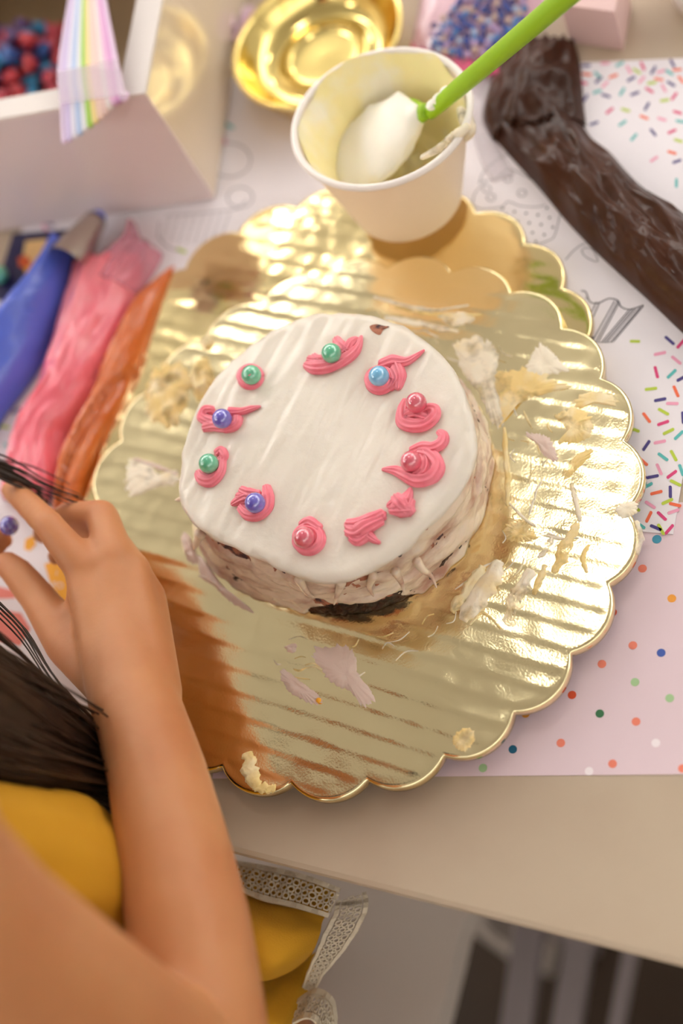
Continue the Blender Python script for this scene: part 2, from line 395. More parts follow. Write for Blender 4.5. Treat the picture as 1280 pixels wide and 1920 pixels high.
D2L = """750,357,0,n 855,345,-5,p 935,350,-30,t 1060,360,65,m 985,380,60,p 1028,388,30,l 1118,383,-60,n 1160,390,-20,p 1222,345,60,n 1205,395,30,t 1248,380,-5,o
755,405,5,o 815,410,45,t 900,415,-20,o 735,450,20,m 820,435,-45,n 855,460,-45,p 998,430,-30,n 1055,435,-50,p 1110,452,-10,l 1148,432,10,o 1215,457,30,n 1270,435,50,o
948,500,-60,t 1018,510,-22,n 1097,492,30,m 1175,480,60,p 860,522,15,n 748,535,-60,n 812,500,-20,t 1180,547,-10,l 1232,525,-55,m 1083,580,-60,n 880,604,-40,m
967,600,15,l 1250,613,15,m 1068,640,20,o 1165,650,15,p 795,673,-20,n 950,672,-35,t 1265,662,10,t 1117,722,50,n 1012,748,-50,t 1220,717,-25,m 1255,767,15,l
1220,832,15,o 1122,868,-35,p 1247,880,-20,n 1244,998,90,t 1235,1150,60,p"""
KEY = dict(n='navy', m='magenta', p='pink', t='teal', l='lime', o='orange')
for src, sc_, ox, oy, L_, W_ in ((D1L, .3125, 880, 580, 24, 6.4), (D2L, .34375, 840, 0, 18, 5.4)):
    for it in src.split():
        a, b, g, c = it.split(','); sp.append((dash(ox + float(a) * sc_, oy + float(b) * sc_, float(g), L_, W_, zi), KEY[c]))
for (a, b, g, c) in ((38, 812, 30, 'teal'), (30, 770, -40, 'navy'), (14, 838, 50, 'teal'), (132, 812, 60, 'navy'), (8, 800, 10, 'lime'), (62, 790, 80, 'orange'), (24, 745, 20, 'pink'), (92, 420, 10, 'navy'), (85, 428, 50, 'pink'), (104, 445, -30, 'navy'), (1190, 640, 0, 'lime'), (430, 236, 30, 'teal'), (420, 262, 70, 'pink'), (340, 470, 20, 'lime')):
    sp.append((dash(a, b, g, 20, 6, zi), c))
for vf_, k in sp: MB().add(vf_).build('printed_sprinkle', MT['ink_' + k], sheet, smooth=False)
LNS = [MB(), MB(), MB()]
def lnb(px): return LNS[0] if px > 1052 else (LNS[1] if px > 700 else LNS[2])
for pts, w_ in [  # cupcake beside the board
    ([(1089, 545), (1098, 548), (1106, 566), (1122, 568), (1140, 560), (1157, 563), (1164, 575), (1180, 580), (1206, 572)], 2.2),
    ([(1094, 562), (1112, 637)], 2.0), ([(1098, 556), (1100, 562)], 1.4), ([(1124, 566), (1100, 620)], 2.0), ([(1118, 566), (1098, 606)], 2.0), ([(1158, 564), (1117, 640)], 2.0), ([(1152, 564), (1112, 636)], 2.0), ([(1161, 566), (1122, 640)], 2.0),
    ([(1186, 579), (1133, 641)], 2.0), ([(1180, 580), (1128, 641)], 2.0), ([(1191, 579), (1138, 641)], 2.0), ([(1206, 573), (1150, 640)], 2.0), ([(1200, 576), (1145, 641)], 2.0), ([(1112, 637), (1117, 641), (1134, 642), (1150, 641)], 1.4),
    # spotted cupcake behind
    ([(898, 345), (905, 325), (925, 305), (950, 290), (985, 290)], 1.5), ([(900, 340), (930, 335), (950, 318), (970, 322), (995, 336), (1010, 345)], 1.5),
    ([(886, 385), (890, 362), (910, 342)], 1.5), ([(886, 385), (905, 392), (940, 388), (952, 378), (975, 386), (1005, 388), (1022, 384)], 1.5),
    ([(1050, 400), (1040, 440), (1030, 450), (1005, 458), (985, 455)], 1.5), ([(1060, 487), (1075, 470), (1092, 458), (1110, 452)], 1.6), ([(1090, 470), (1098, 464), (1112, 470), (1120, 490), (1105, 486), (1094, 478), (1090, 470)], 1.4),
    # faint cupcake by the box
    ([(300, 415), (296, 440), (305, 455), (320, 466), (340, 472)], 1.6), ([(310, 405), (372, 400), (440, 392), (462, 376)], 1.6)] + \
    [([(318 + 16 * k, 408 - 1.2 * k), (304 + 15 * k, 452 + 2.2 * k - .2 * k * k)], 1.4) for k in range(8)]:
    lnb(pts[0][0]).add(stroke(pts, w_, zi))
for (a, b, r_) in ((952, 336, 7), (912, 354, 8), (920, 370, 8), (978, 362, 8)):
    lnb(a).add(stroke([(a + r_ * math.cos(q_), b + r_ * .8 * math.sin(q_)) for q_ in np.linspace(0, 2 * math.pi, 9)[:-1]], 1.5, zi, True, 20))
for (a, b, r_) in ((430, 300, 40), (450, 370, 24)):
    lnb(a).add(stroke([(a + r_ * math.cos(q_), b + r_ * .8 * math.sin(q_)) for q_ in np.linspace(0, 2 * math.pi, 9)[:-1]], 1.6, zi, True, 28))
for (a, b) in ((942, 391), (964, 397), (986, 400), (1008, 403), (1030, 408), (1025, 390), (970, 415), (992, 418), (1014, 421), (1036, 426), (976, 432), (998, 436), (1020, 440), (1004, 453), (985, 448), (948, 402)):
    lnb(a).add(disc(a, b, 2.6, zi, 10))
for b_ in LNS: tag(b_.build('cupcake_drawing', MT['line'], sheet, smooth=False), kind='stuff')

# pink polka dot sheet: one straight edge along the table front
PA, PB = at(830, 1456), at(1280, 1452); pd = (PB - PA).normalized(); pn = Vector((-pd.y, pd.x, 0))
c1 = PA - pd * .115; zz0, zz1 = .00005, .00035
pink = empty('polka_dot_sheet', c1 + pd * .15 + pn * .1)
tag(pink, 'pale pink paper sheet with small multicoloured polka dots under the board', 'paper')
MB().add(prism([c1, c1 + pd * .36, c1 + pd * .36 + pn * .13, c1 + pn * .13], zz0, zz1)).build('sheet', MT['pinkpaper'], pink, smooth=False)
dk = list(DOT); dm = []
for (a, b, c) in [(1231, 1011, 'tealblue'), (1204, 1066, 'coral'), (1259, 1122, 'amber'), (1186, 1210, 'coral'), (1239, 1224, 'blue'), (1128, 1245, 'coral'), (1190, 1279, 'mint'),
                  (1255, 1309, 'mint'), (1072, 1303, 'red'), (1124, 1338, 'forest'), (1192, 1353, 'coral'), (1051, 1393, 'coral'), (1229, 1393, 'white'), (961, 1405, 'deep'),
                  (1148, 1432, 'coral'), (1104, 1446, 'white'), (1148, 1148, 'red'), (985, 1338, 'amber'), (1279, 1441, 'coral'), (905, 1440, 'mint'), (1320, 1200, 'coral'), (1340, 1330, 'blue'), (1300, 1050, 'white')]:
    dm.append((disc(a, b, 8.2 if c != 'tealblue' else 8.8, zz1 + .0001), c))
rd_ = random.Random(9)
for i_ in range(60):      # the pattern runs on over the rest of the sheet
    pt = c1 + pd * rd_.uniform(.232, .352) + pn * rd_.uniform(.008, .122)
    n_ = 18; dm.append(([Vector((pt.x + .0021 * math.cos(2 * math.pi * q_ / n_), pt.y + .0021 * math.sin(2 * math.pi * q_ / n_), zz1 + .0001)) for q_ in range(n_)], [tuple(range(n_))]))
    dm[-1] = (dm[-1], rd_.choice(dk))
for vf_, k in dm: MB().add(vf_).build('printed_dot', MT['dot_' + k], pink, smooth=False)

# printed sheet under the hand
hs = empty('lettered_sheet', at(60, 1100)); tag(hs, 'white printed sheet with amber and salmon shapes under the hand', 'paper')
MB().add(prism(ats([(-170, 898), (190, 900), (260, 1290), (-120, 1420)], 0), .00005, .00025)).build('sheet', MT['paper'], hs, smooth=False)
pm = MB()
pm.add(flatpoly(ats([(84, 1058), (118, 1048), (150, 1085), (150, 1150), (116, 1125), (96, 1096)], 0), .0004), 0)
pm.add(flatpoly(ats([(48, 1012), (64, 1004), (68, 1022), (56, 1034), (46, 1030)], 0), .0004), 0)
pm.add(flatpoly(ats([(-20, 1140), (40, 1150), (58, 1180), (38, 1212), (-40, 1190)], 0), .0004), 1)
pm.add(flatpoly(ats([(-20, 1095), (26, 1108), (30, 1122), (-20, 1124)], 0), .0004), 1)
pm.build('shape_print', None, hs, smooth=False, mats=[MT['amberprint'], MT['salmon']])
def lettering(txt, px, py, hpx, ang, m, parent, z):
    cu = bpy.data.curves.new('txt', 'FONT'); cu.body = txt; cu.align_x = 'CENTER'; cu.align_y = 'CENTER'
    to = bpy.data.objects.new('txt', cu); COL.objects.link(to)
    dg = bpy.context.evaluated_depsgraph_get(); me = bpy.data.meshes.new_from_object(to.evaluated_get(dg))
    bpy.data.objects.remove(to)
    P = at(px, py, z); a = math.radians(ang)
    ex = (at(px + math.cos(a), py + math.sin(a), z) - P); ey = (at(px + math.sin(a), py - math.cos(a), z) - P)
    vv = [P + ex * (q_.co.x * hpx / .7) + ey * (q_.co.y * hpx / .7) for q_ in me.vertices]; ff = [tuple(p_.vertices) for p_ in me.polygons]
    return mesh('lettering', vv, ff, m, parent, smooth=False)
lettering('FO', 108, 1098, 12, 8, MT['paper'], hs, .0005)
lettering('I', 106, 1075, 9, 8, MT['paper'], hs, .0005)

# navy picture card under the blue bag
nc = empty('picture_card', at(60, 480)); tag(nc, 'navy printed card with a beige and orange picture beside the white box', 'card')
MB().add(prism(ats([(24, 438), (128, 430), (112, 590), (-14, 560)], .002), .0012, .0020)).build('card', MT['navycard'], nc, smooth=False)
pm = MB()
pm.add(flatpoly(ats([(48, 452), (88, 448), (92, 476), (78, 500), (60, 508), (40, 496)], .0021), .0022), 0)
pm.add(flatpoly(ats([(34, 484), (48, 478), (60, 490), (52, 506), (36, 500)], .0021), .00235), 1)
pm.add(flatpoly(ats([(46, 502), (70, 500), (62, 514), (48, 514)], .0021), .0025), 2)
pm.build('picture_print', None, nc, smooth=False, mats=[MT['beigeprint'], MT['redprint'], MT['amberprint']])

# ------------------------------------------------------------------ gold scalloped boards
TH, ZT = .0068, .014
NL = 24; RN = .142; SAG = .0088
def scallop(a, a0):
    """outline radius of a 24-lobed scalloped round; notches at a0 + k*15 degrees"""
    st_ = 2 * math.pi / NL; x = ((a - a0) % st_) - st_ / 2
    hc = RN * math.sin(st_ / 2); rho = (hc * hc + SAG * SAG) / (2 * SAG); d0 = RN * math.cos(st_ / 2) + SAG - rho
    return d0 * math.cos(x) + math.sqrt(max(rho * rho - (d0 * math.sin(x)) ** 2, 0))
RIDGE = math.radians(-55.8)
def board(parent, c, ztop, a0, na, nr, ramp, m, rot=RIDGE, name='foil_top'):
    """foil face with pressed flutes, rolled edge, flat underside"""
    v = []; pn_ = Vector((-math.sin(rot), math.cos(rot)))
    ths = [a0 + 2 * math.pi * k / na for k in range(na)]; R = [scallop(a, a0) for a in ths]
    fr = [(.02 + .98 * (i / (nr - 1))) for i in range(nr)]
    for t in fr:
        for k, a in enumerate(ths):
            e = .0016; r = (R[k] - e) * t; x, y = r * math.cos(a), r * math.sin(a)
            d = (x * pn_.x + y * pn_.y)
            ph = d / .0108 + .25 * nz(x * 9, y * 9, 3.3)
            s = 1 - (ph - math.floor(ph))
            prof_ = (s / .68) ** 1.25 if s < .68 else .5 + .5 * math.cos(math.pi * (s - .68) / .32)
            fade = min(1, (R[k] - e - r) / .004)
            z = ztop + fade * (ramp * (prof_ - .5) * (.55 + .9 * abs(nz(x * 14, y * 14, 8))) + .00035 * nz(x * 30, y * 30, 1) + .00012 * nz(x * 120, y * 120, 5))
            v.append((c.x + x, c.y + y, z))
    for (o_, dz) in ((-.0006, -.0003), (0, -.0013), (0.0, -TH + .0012), (-.0008, -TH)):
        for k, a in enumerate(ths): v.append((c.x + (R[k] + o_) * math.cos(a), c.y + (R[k] + o_) * math.sin(a), ztop + dz))
    f = grid_faces(nr + 4, na, True, flip=True)
    f.append(tuple(range(na))); q_ = (nr + 3) * na; f.append(tuple(range(q_ + na - 1, q_ - 1, -1)))
    fm = [0] * ((nr + 2) * na) + [1] * na + [0, 1]
    return mesh(name, v, f, None, parent, mats=[m, MT['board_core']], fmat=fm)
BC = Vector((.0025, .3813, 0)); LC = Vector((.0220, .4386, 0))
lower = empty('lower_cake_board', (LC.x, LC.y, .0012)); tag(lower, 'lower gold foil scalloped cake board showing behind the cup', 'cake board')
board(lower, LC, .0072, math.radians(3.02), 480, 80, .00016, MT['gold2'])
upper = empty('upper_cake_board', (BC.x, BC.y, .0072)); tag(upper, 'upper gold foil scalloped board with fluted face, carrying the cake', 'cake board')
board(upper, BC, ZT,  .29, 720, 180, .00025, MT['gold'])

# ------------------------------------------------------------------ frosting smears on the boards
def blob(pts, z, th, seed, jag=.20, nth=96, nr=10):
    P = catmull(ats(pts, z), nth, True); c = sum(P, Vector()) / nth; v = []
    for i in range(nr):
        t = i / (nr - 1)
        for k, p in enumerate(P):
            d = p - c; j = 1 + jag * nz(p.x * 700, p.y * 700, seed) + jag * .6 * nz(p.x * 1900, p.y * 1900, seed + 4)
            q_ = c + d * (t * j); h = (1 - t ** 3) * (.50 + .42 * nz(q_.x * 150, q_.y * 150, seed + 9) + .35 * nz(q_.x * 60, q_.y * 300, seed))
            edge = .35 * math.sin(min(1, t / .9) * math.pi) ** 2
            v.append((q_.x, q_.y, z + th * max(.10, h + edge) if i < nr - 1 else z - .0004))
    f = grid_faces(nr, nth, True); f.append(tuple(range(nth))[::-1])
    return v, f
def streak(pts, wpx, z, th, seed, n=36, nu=9):
    P = catmull(ats(pts, z), n); v = []; 
    for i in range(n):
        T = (P[min(i + 1, n - 1)] - P[max(i - 1, 0)]).normalized(); S = Vector((-T.y, T.x, 0)); u = i / (n - 1)
        w_ = wpx * ppm(P[i]) / 2 * (math.sin(math.pi * (.06 + .88 * u)) ** .5) * (1 + .45 * nz(u * 7, seed, 1))
        off = w_ * .5 * nz(u * 6, seed, 7)
        for j in range(nu):
            s = j / (nu - 1) * 2 - 1
            ed = abs(s) > .99
            q_ = P[i] + S * (s * w_ + off + w_ * .3 * nz(u * 16, s * 2, seed)); e_ = math.sin(math.pi * u) ** .3 if 0 < u < 1 else 0
            v.append((q_.x, q_.y, z - .0003 if ed or i in (0, n - 1) else z + th * e_ * max(.12, (1 - s * s) * .5 + .5 * nz(s * 4, u * 3, seed + 2) + .35)))
    return v, grid_faces(n, nu, flip=True)
ZS = ZT + .0002
SM = [  # (pixel outline, thickness, material, label)
    ([(850, 642), (905, 632), (935, 660), (930, 720), (946, 792), (925, 800), (900, 745), (868, 700)], .0016, 'cream'),
    ([(985, 690), (1008, 645), (1035, 660), (1062, 692), (1030, 702), (1000, 712)], .0010, 'cream'),
    ([(925, 705), (1000, 690), (1045, 715), (1072, 724), (1020, 738), (965, 762), (935, 795)], .0011, 'yellowcream'),
    ([(1040, 778), (1080, 765), (1112, 785), (1106, 818), (1075, 832), (1045, 830), (1062, 806)], .0016, 'yellowcream'),
    ([(980, 812), (1022, 815), (1040, 838), (1046, 868), (1020, 856), (1004, 832)], .0010, 'pinkcream'),
    ([(1078, 746), (1120, 734), (1160, 750), (1154, 762), (1112, 756), (1082, 766)], .0008, 'yellowcream'),
    ([(1055, 882), (1084, 850), (1112, 845), (1076, 886), (1056, 902)], .0012, 'yellowcream'),
    ([(945, 985), (990, 978), (1006, 1010), (976, 1018), (950, 1012)], .0014, 'yellowcream'),
    ([(1154, 952), (1178, 940), (1196, 945), (1188, 964), (1164, 972)], .0008, 'cream'),
    ([(285, 700), (330, 678), (356, 702), (350, 760), (322, 802), (280, 782), (272, 742)], .0045, 'yellowcream'),
    ([(358, 690), (388, 668), (402, 716), (374, 752), (360, 730)], .0040, 'yellowcream'),
    ([(376, 640), (392, 628), (402, 645), (388, 660)], .0030, 'yellowcream'),
    ([(240, 868), (275, 866), (300, 890), (332, 880), (336, 904), (290, 916), (244, 928)], .0007, 'cream'),
    ([(585, 1218), (640, 1208), (665, 1224), (672, 1262), (700, 1306), (680, 1325), (660, 1300), (628, 1284), (600, 1256)], .0016, 'pinkcream'),
    ([(522, 1264), (534, 1255), (562, 1276), (602, 1308), (590, 1322), (546, 1300)], .0015, 'pinkcream'),
    ([(533, 1212), (552, 1206), (556, 1218), (545, 1226)], .0012, 'pinkcream'),
    ([(850, 1378), (878, 1364), (892, 1384), (872, 1408), (853, 1402)], .0013, 'yellowcream'),
    ([(372, 1040), (392, 1062), (420, 1100), (470, 1142), (436, 1132), (400, 1100), (372, 1078)], .0030, 'pinkcream'),
    ([(338, 1010), (352, 1000), (366, 1030), (372, 1060), (352, 1052)], .0030, 'pinkcream'),
    ([(820, 590), (868, 584), (890, 602), (850, 612)], .0007, 'cream'),
]
for i, (pts, th, m) in enumerate(SM):
    MB().add(blob(pts, ZS, th, i * 3.7)).build('frosting_smear', MT[m], upper)
ST = [([(1070, 905), (1078, 935), (1088, 978)], 11, .0008, 'cream'), ([(1082, 980), (1066, 1010), (1052, 1045), (1036, 1075)], 24, .0013, 'yellowcream'),
      ([(1036, 1008), (1024, 1028), (1008, 1046)], 12, .0012, 'cream'), ([(940, 1052), (915, 1090), (890, 1130), (868, 1165)], 46, .0026, 'cream'),
      ([(905, 1060), (880, 1105), (846, 1148)], 30, .0022, 'yellowcream'), ([(995, 1066), (975, 1105), (962, 1140), (952, 1174)], 34, .0018, 'cream'),
      ([(1022, 1058), (1010, 1090), (1000, 1115)], 16, .0010, 'yellowcream'), ([(462, 1410), (470, 1445), (482, 1478)], 34, .0016, 'yellowcream'), ([(476, 1480), (498, 1478), (516, 1480)], 20, .0010, 'yellowcream'),
      ([(1192, 975), (1198, 1005), (1194, 1040)], 14, .0007, 'cream'), ([(945, 800), (950, 880), (952, 950)], 12, .0010, 'yellowcream'), ([(232, 905), (262, 890), (300, 902), (330, 896)], 12, .0008, 'cream'),
      ([(250, 860), (290, 872), (335, 890)], 9, .0007, 'pinkcream'), ([(720, 594), (780, 606), (860, 622)], 14, .0007, 'cream'), ([(740, 575), (820, 590), (905, 590)], 7, .0006, 'yellowcream'),
      ([(700, 556), (800, 580), (880, 572)], 8, .0006, 'cream'), ([(940, 1180), (905, 1150), (880, 1172)], 7, .0006, 'yellowcream'),
      ([(1100, 1075), (1092, 1045), (1104, 1020)], 10, .0006, 'yellowcream'), ([(1010, 1000), (1050, 1010), (1085, 1008)], 6, .0005, 'cream'), ([(950, 940), (1000, 985), (1060, 1012)], 6, .0005, 'cream')]
for i, (pts, w_, th, m) in enumerate(ST):
    MB().add(streak(pts, w_, ZS, th, 40 + i * 2.3)).build('frosting_streak', MT[m], upper)
rnd = random.Random(3); fs = MB()
CKC = Vector((.0128, .3880, 0))
for i in range(70):   # fine scraped flecks around the cake foot
    a = math.radians(rnd.uniform(-150, 60)); r = rnd.uniform(.083, .104); L_ = rnd.uniform(.003, .013)
    a2 = a + L_ / r; p = [CKC + Vector((math.cos(q_), math.sin(q_), 0)) * (r + rnd.uniform(-.002, .002)) for q_ in (a, (a + a2) / 2, a2)]
    n_ = 8; P = catmull(p, n_); v = []
    wv = rnd.uniform(.0003, .0008)
    for k in range(n_):
        T = (P[min(k + 1, n_ - 1)] - P[max(k - 1, 0)]).normalized(); S = Vector((-T.y, T.x, 0)) * wv * math.sin(math.pi * (.08 + .84 * k / (n_ - 1)))
        v += [P[k] - S + Z * (ZT - .0002), P[k] + Z * (ZT + .0007), P[k] + S + Z * (ZT - .0002)]
    fs.add((v, grid_faces(n_, 3, flip=True)), i % 2)
tag(fs.build('frosting_flecks', None, upper, mats=[MT['cream'], MT['yellowcream']]), kind='stuff')

# ------------------------------------------------------------------ cake
ck = empty('frosted_cake', (CKC.x, CKC.y, ZT)); tag(ck, 'round cake with cream frosting and pink icing dollops on gold board', 'cake')
ZTOP = .0645
top_px = [(600, 588), (660, 588), (720, 598), (765, 618), (808, 650), (845, 690), (870, 745), (884, 800), (888, 840), (878, 885), (848, 932), (800, 985), (750, 1030), (700, 1062), (650, 1084), (610, 1088), (568, 1078),
          (500, 1048), (430, 1016), (378, 992), (350, 960), (334, 925), (338, 880), (348, 825), (368, 768), (402, 708), (440, 665), (500, 624), (550, 600)]
base_px = [(352, 985), (362, 1030), (385, 1070), (440, 1112), (500, 1140), (560, 1158), (640, 1168), (700, 1160), (770, 1134), (840, 1084), (895, 1016), (926, 940), (936, 860)]
def polar(pts, z, c):
    P = [(p - c) for p in ats(pts, z)]; A = sorted((math.atan2(p.y, p.x), math.hypot(p.x, p.y)) for p in P)
    return np.array([q_[0] for q_ in A]), np.array([q_[1] for q_ in A])
TA, TR_ = polar(top_px, ZTOP, CKC)
BA, BR_ = polar(base_px, ZT + .001, CKC)
def rtop(a): return float(np.interp(a, TA, TR_, period=2 * math.pi))
BA2 = np.concatenate([BA, np.radians([40, 70, 100, 130])]); BR2 = np.concatenate([BR_, [.080, .078, .077, .077]])
_o = np.argsort(BA2); BA2, BR2 = BA2[_o], BR2[_o]
def rbase(a):
    return float(np.interp(a, BA2, BR2, period=2 * math.pi))
NA = 360
def wrap(a): return (a + math.pi) % (2 * math.pi) - math.pi
AN = [-math.pi + 2 * math.pi * k / NA for k in range(NA)]
def smooth_c(vals, n=4):
    v_ = np.array(vals)
    for _ in range(n): v_ = (np.roll(v_, 1) + 2 * v_ + np.roll(v_, -1)) / 4
    return v_
RT = smooth_c([rtop(a) for a in AN], 10); RB = smooth_c([rbase(a) for a in AN], 20)
sd_ = at(640, 960, ZTOP) - at(745, 735, ZTOP); sd_.normalize(); sp_ = Vector((-sd_.y, sd_.x, 0))
def topz(x, y):
    d = Vector((x - CKC.x, y - CKC.y, 0)); u = d.dot(sd_); s = d.dot(sp_); r = d.length
    z = ZTOP + .0022 * (1 - (r / .075) ** 2)
    z += .0013 * nz(s * 55, u * 14, 2) + .0008 * nz(s * 150, u * 22, 5) + .0014 * nz(s * 22, u * 18, 9) + .0004 * nz(s * 260, u * 60, 15)
    rd = nz(s * 60, u * 12, 12); z += .0005 * max(0, 1 - abs(rd) * 5) ** 1.5 * max(0, 1 - r / .055)
    return z
v = []; nr = 70
for i in range(nr):
    t = i / (nr - 1)
    for k, a in enumerate(AN):
        r = RT[k] * (.01 + .99 * t) + (.0006 * nz(a * 9, t * 3, 4) if t > .9 else 0); x, y = CKC.x + r * math.cos(a), CKC.y + r * math.sin(a)
        z = topz(x, y); z -= .0012 * max(0, (t - .94) / .06) ** 2
        v.append((x, y, z))
for (o_, dz) in ((.0008, -.0022), (.0006, -.0040), (-.0010, -.0058), (-.0060, -.0075)):
    for k, a in enumerate(AN):
        r = RT[k] + o_ + .0012 * nz(math.cos(a) * 7, math.sin(a) * 7, dz * 900); x, y = CKC.x + r * math.cos(a), CKC.y + r * math.sin(a)
        v.append((x, y, topz(CKC.x + RT[k] * math.cos(a), CKC.y + RT[k] * math.sin(a)) + dz * (1 + .5 * nz(math.cos(a) * 5, math.sin(a) * 5, 2))))
f = grid_faces(nr + 4, NA, True, flip=True); f.append(tuple(range(NA)))
tf = mesh('top_frosting', v, f, MT['frost'], ck); tag(tf, 'smooth cream frosting spread over the cake top')
# sponge and side frosting
def side(fn, n=46, z0=ZT + .0004, z1=ZTOP - .003):
    v = []
    for i in range(n):
        h = i / (n - 1)
        for k, a in enumerate(AN):
            r = fn(a, h, RB[k] * (1 - h) + (RT[k] - .004) * h); v.append((CKC.x + r * math.cos(a), CKC.y + r * math.sin(a), z0 + (z1 - z0) * h))
    f = grid_faces(n, NA, True); f.append(tuple(range(NA))[::-1]); q_ = (n - 1) * NA; f.append(tuple(range(q_, q_ + NA)))
    return v, f
af = [math.atan2(*(at(px, py, ZT) - CKC).yx) for px, py in ((520, 1140), (790, 1120))]
amid = math.atan2(*(at(680, 1160, ZT) - CKC).yx)
aL = math.atan2(*(at(455, 1090, ZT) - CKC).yx)
def dang(a, b): return abs(wrap(a - b))
def sponge_r(a, h, r):
    return r - .0046 + .0011 * nz(math.cos(a) * 22, math.sin(a) * 22, h * 14) + .0007 * nz(math.cos(a) * 70, math.sin(a) * 70, h * 45)
SX = [(600, 1150), (450, 1090), (850, 1040)]
def frost_r(a, h, r):
    ca, sa = math.cos(a), math.sin(a)
    k = r - .0030 + .0030 * nz(a * 3.2 + h * 1.6, h * 5.5, 3) + .0014 * nz(a * 9 + h * 5, h * 16, 8) + .0006 * nz(a * 26, h * 40, 2)
    bare = max(0, 1 - dang(a, amid) / .42) * max(0, 1 - h / .30); k -= .010 * bare ** .7          # scraped off at the front foot
    sec = max(0, 1 - dang(a, aL) / .75); k -= (.0050 + .0040 * sec) * max(0, 1 - abs(h - .78 - .1 * nz(a * 5, 0, 3)) / (.17 + .10 * sec)) * max(0, nz(a * 4.5, 1.7, 2) + .30 + .30 * sec)  # thin band under the lip
    return k
v, f = side(sponge_r); zs_ = ZT + .010
fm = [1 if (sum(v[i][2] for i in q_) / len(q_)) < zs_ + .004 * nz(v[q_[0]][0] * 60, v[q_[0]][1] * 60, 1) else 0 for q_ in f]
tag(mesh('sponge', v, f, None, ck, mats=[MT['sponge'], MT['crust']], fmat=fm), 'pinkish brown sponge with a dark chocolate crust at the foot')
mesh('side_frosting', *side(frost_r), MT['frost_side'], ck)
# pulled-up frosting peaks on the side
def surf(px, py, h):     # point on the cake side under pixel
    p = at(px, py, ZT + h); return p
for pts, rr in [([(780, 1050, .040), (792, 1068, .034), (808, 1080, .028), (818, 1102, .027)], [.0022, .0018, .0010, .0003]),
                ([(740, 1070, .036), (752, 1092, .028), (758, 1112, .024)], [.0024, .0013, .0003]), ([(700, 1078, .036), (692, 1100, .028), (700, 1118, .022)], [.0024, .0013, .0003]),
                ([(640, 1092, .034), (632, 1115, .026), (626, 1134, .020)], [.0024, .0013, .0003]), ([(560, 1085, .036), (575, 1110, .026), (590, 1120, .022)], [.0024, .0012, .0003]),
                ([(352, 930, .042), (338, 936, .038), (328, 938, .036)], [.0024, .0013, .0003]), ([(376, 1000, .038), (368, 1018, .032), (364, 1032, .028)], [.003, .0018, .0003])]:
    MB().add(tube([at(a, b, ZT + h) for a, b, h in pts], rr, 16, 10)).build('frosting_peak', MT['frost_side'], ck)

# bare and tinted patches on the top
for pts, m in [([(694, 614), (706, 609), (722, 610), (729, 612), (718, 618), (712, 628), (700, 624)], 'sponge')]:
    P = catmull(ats(pts, ZTOP), 30, True); c = sum(P, Vector()) / 30
    vv = [Vector((p.x, p.y, topz(p.x, p.y) + .0002)) for p in P]; vv.append(Vector((c.x, c.y, topz(c.x, c.y) + .0007)))
    mesh('crumb_patch', vv, [(30, i, (i + 1) % 30) for i in range(30)], MT[m], ck)

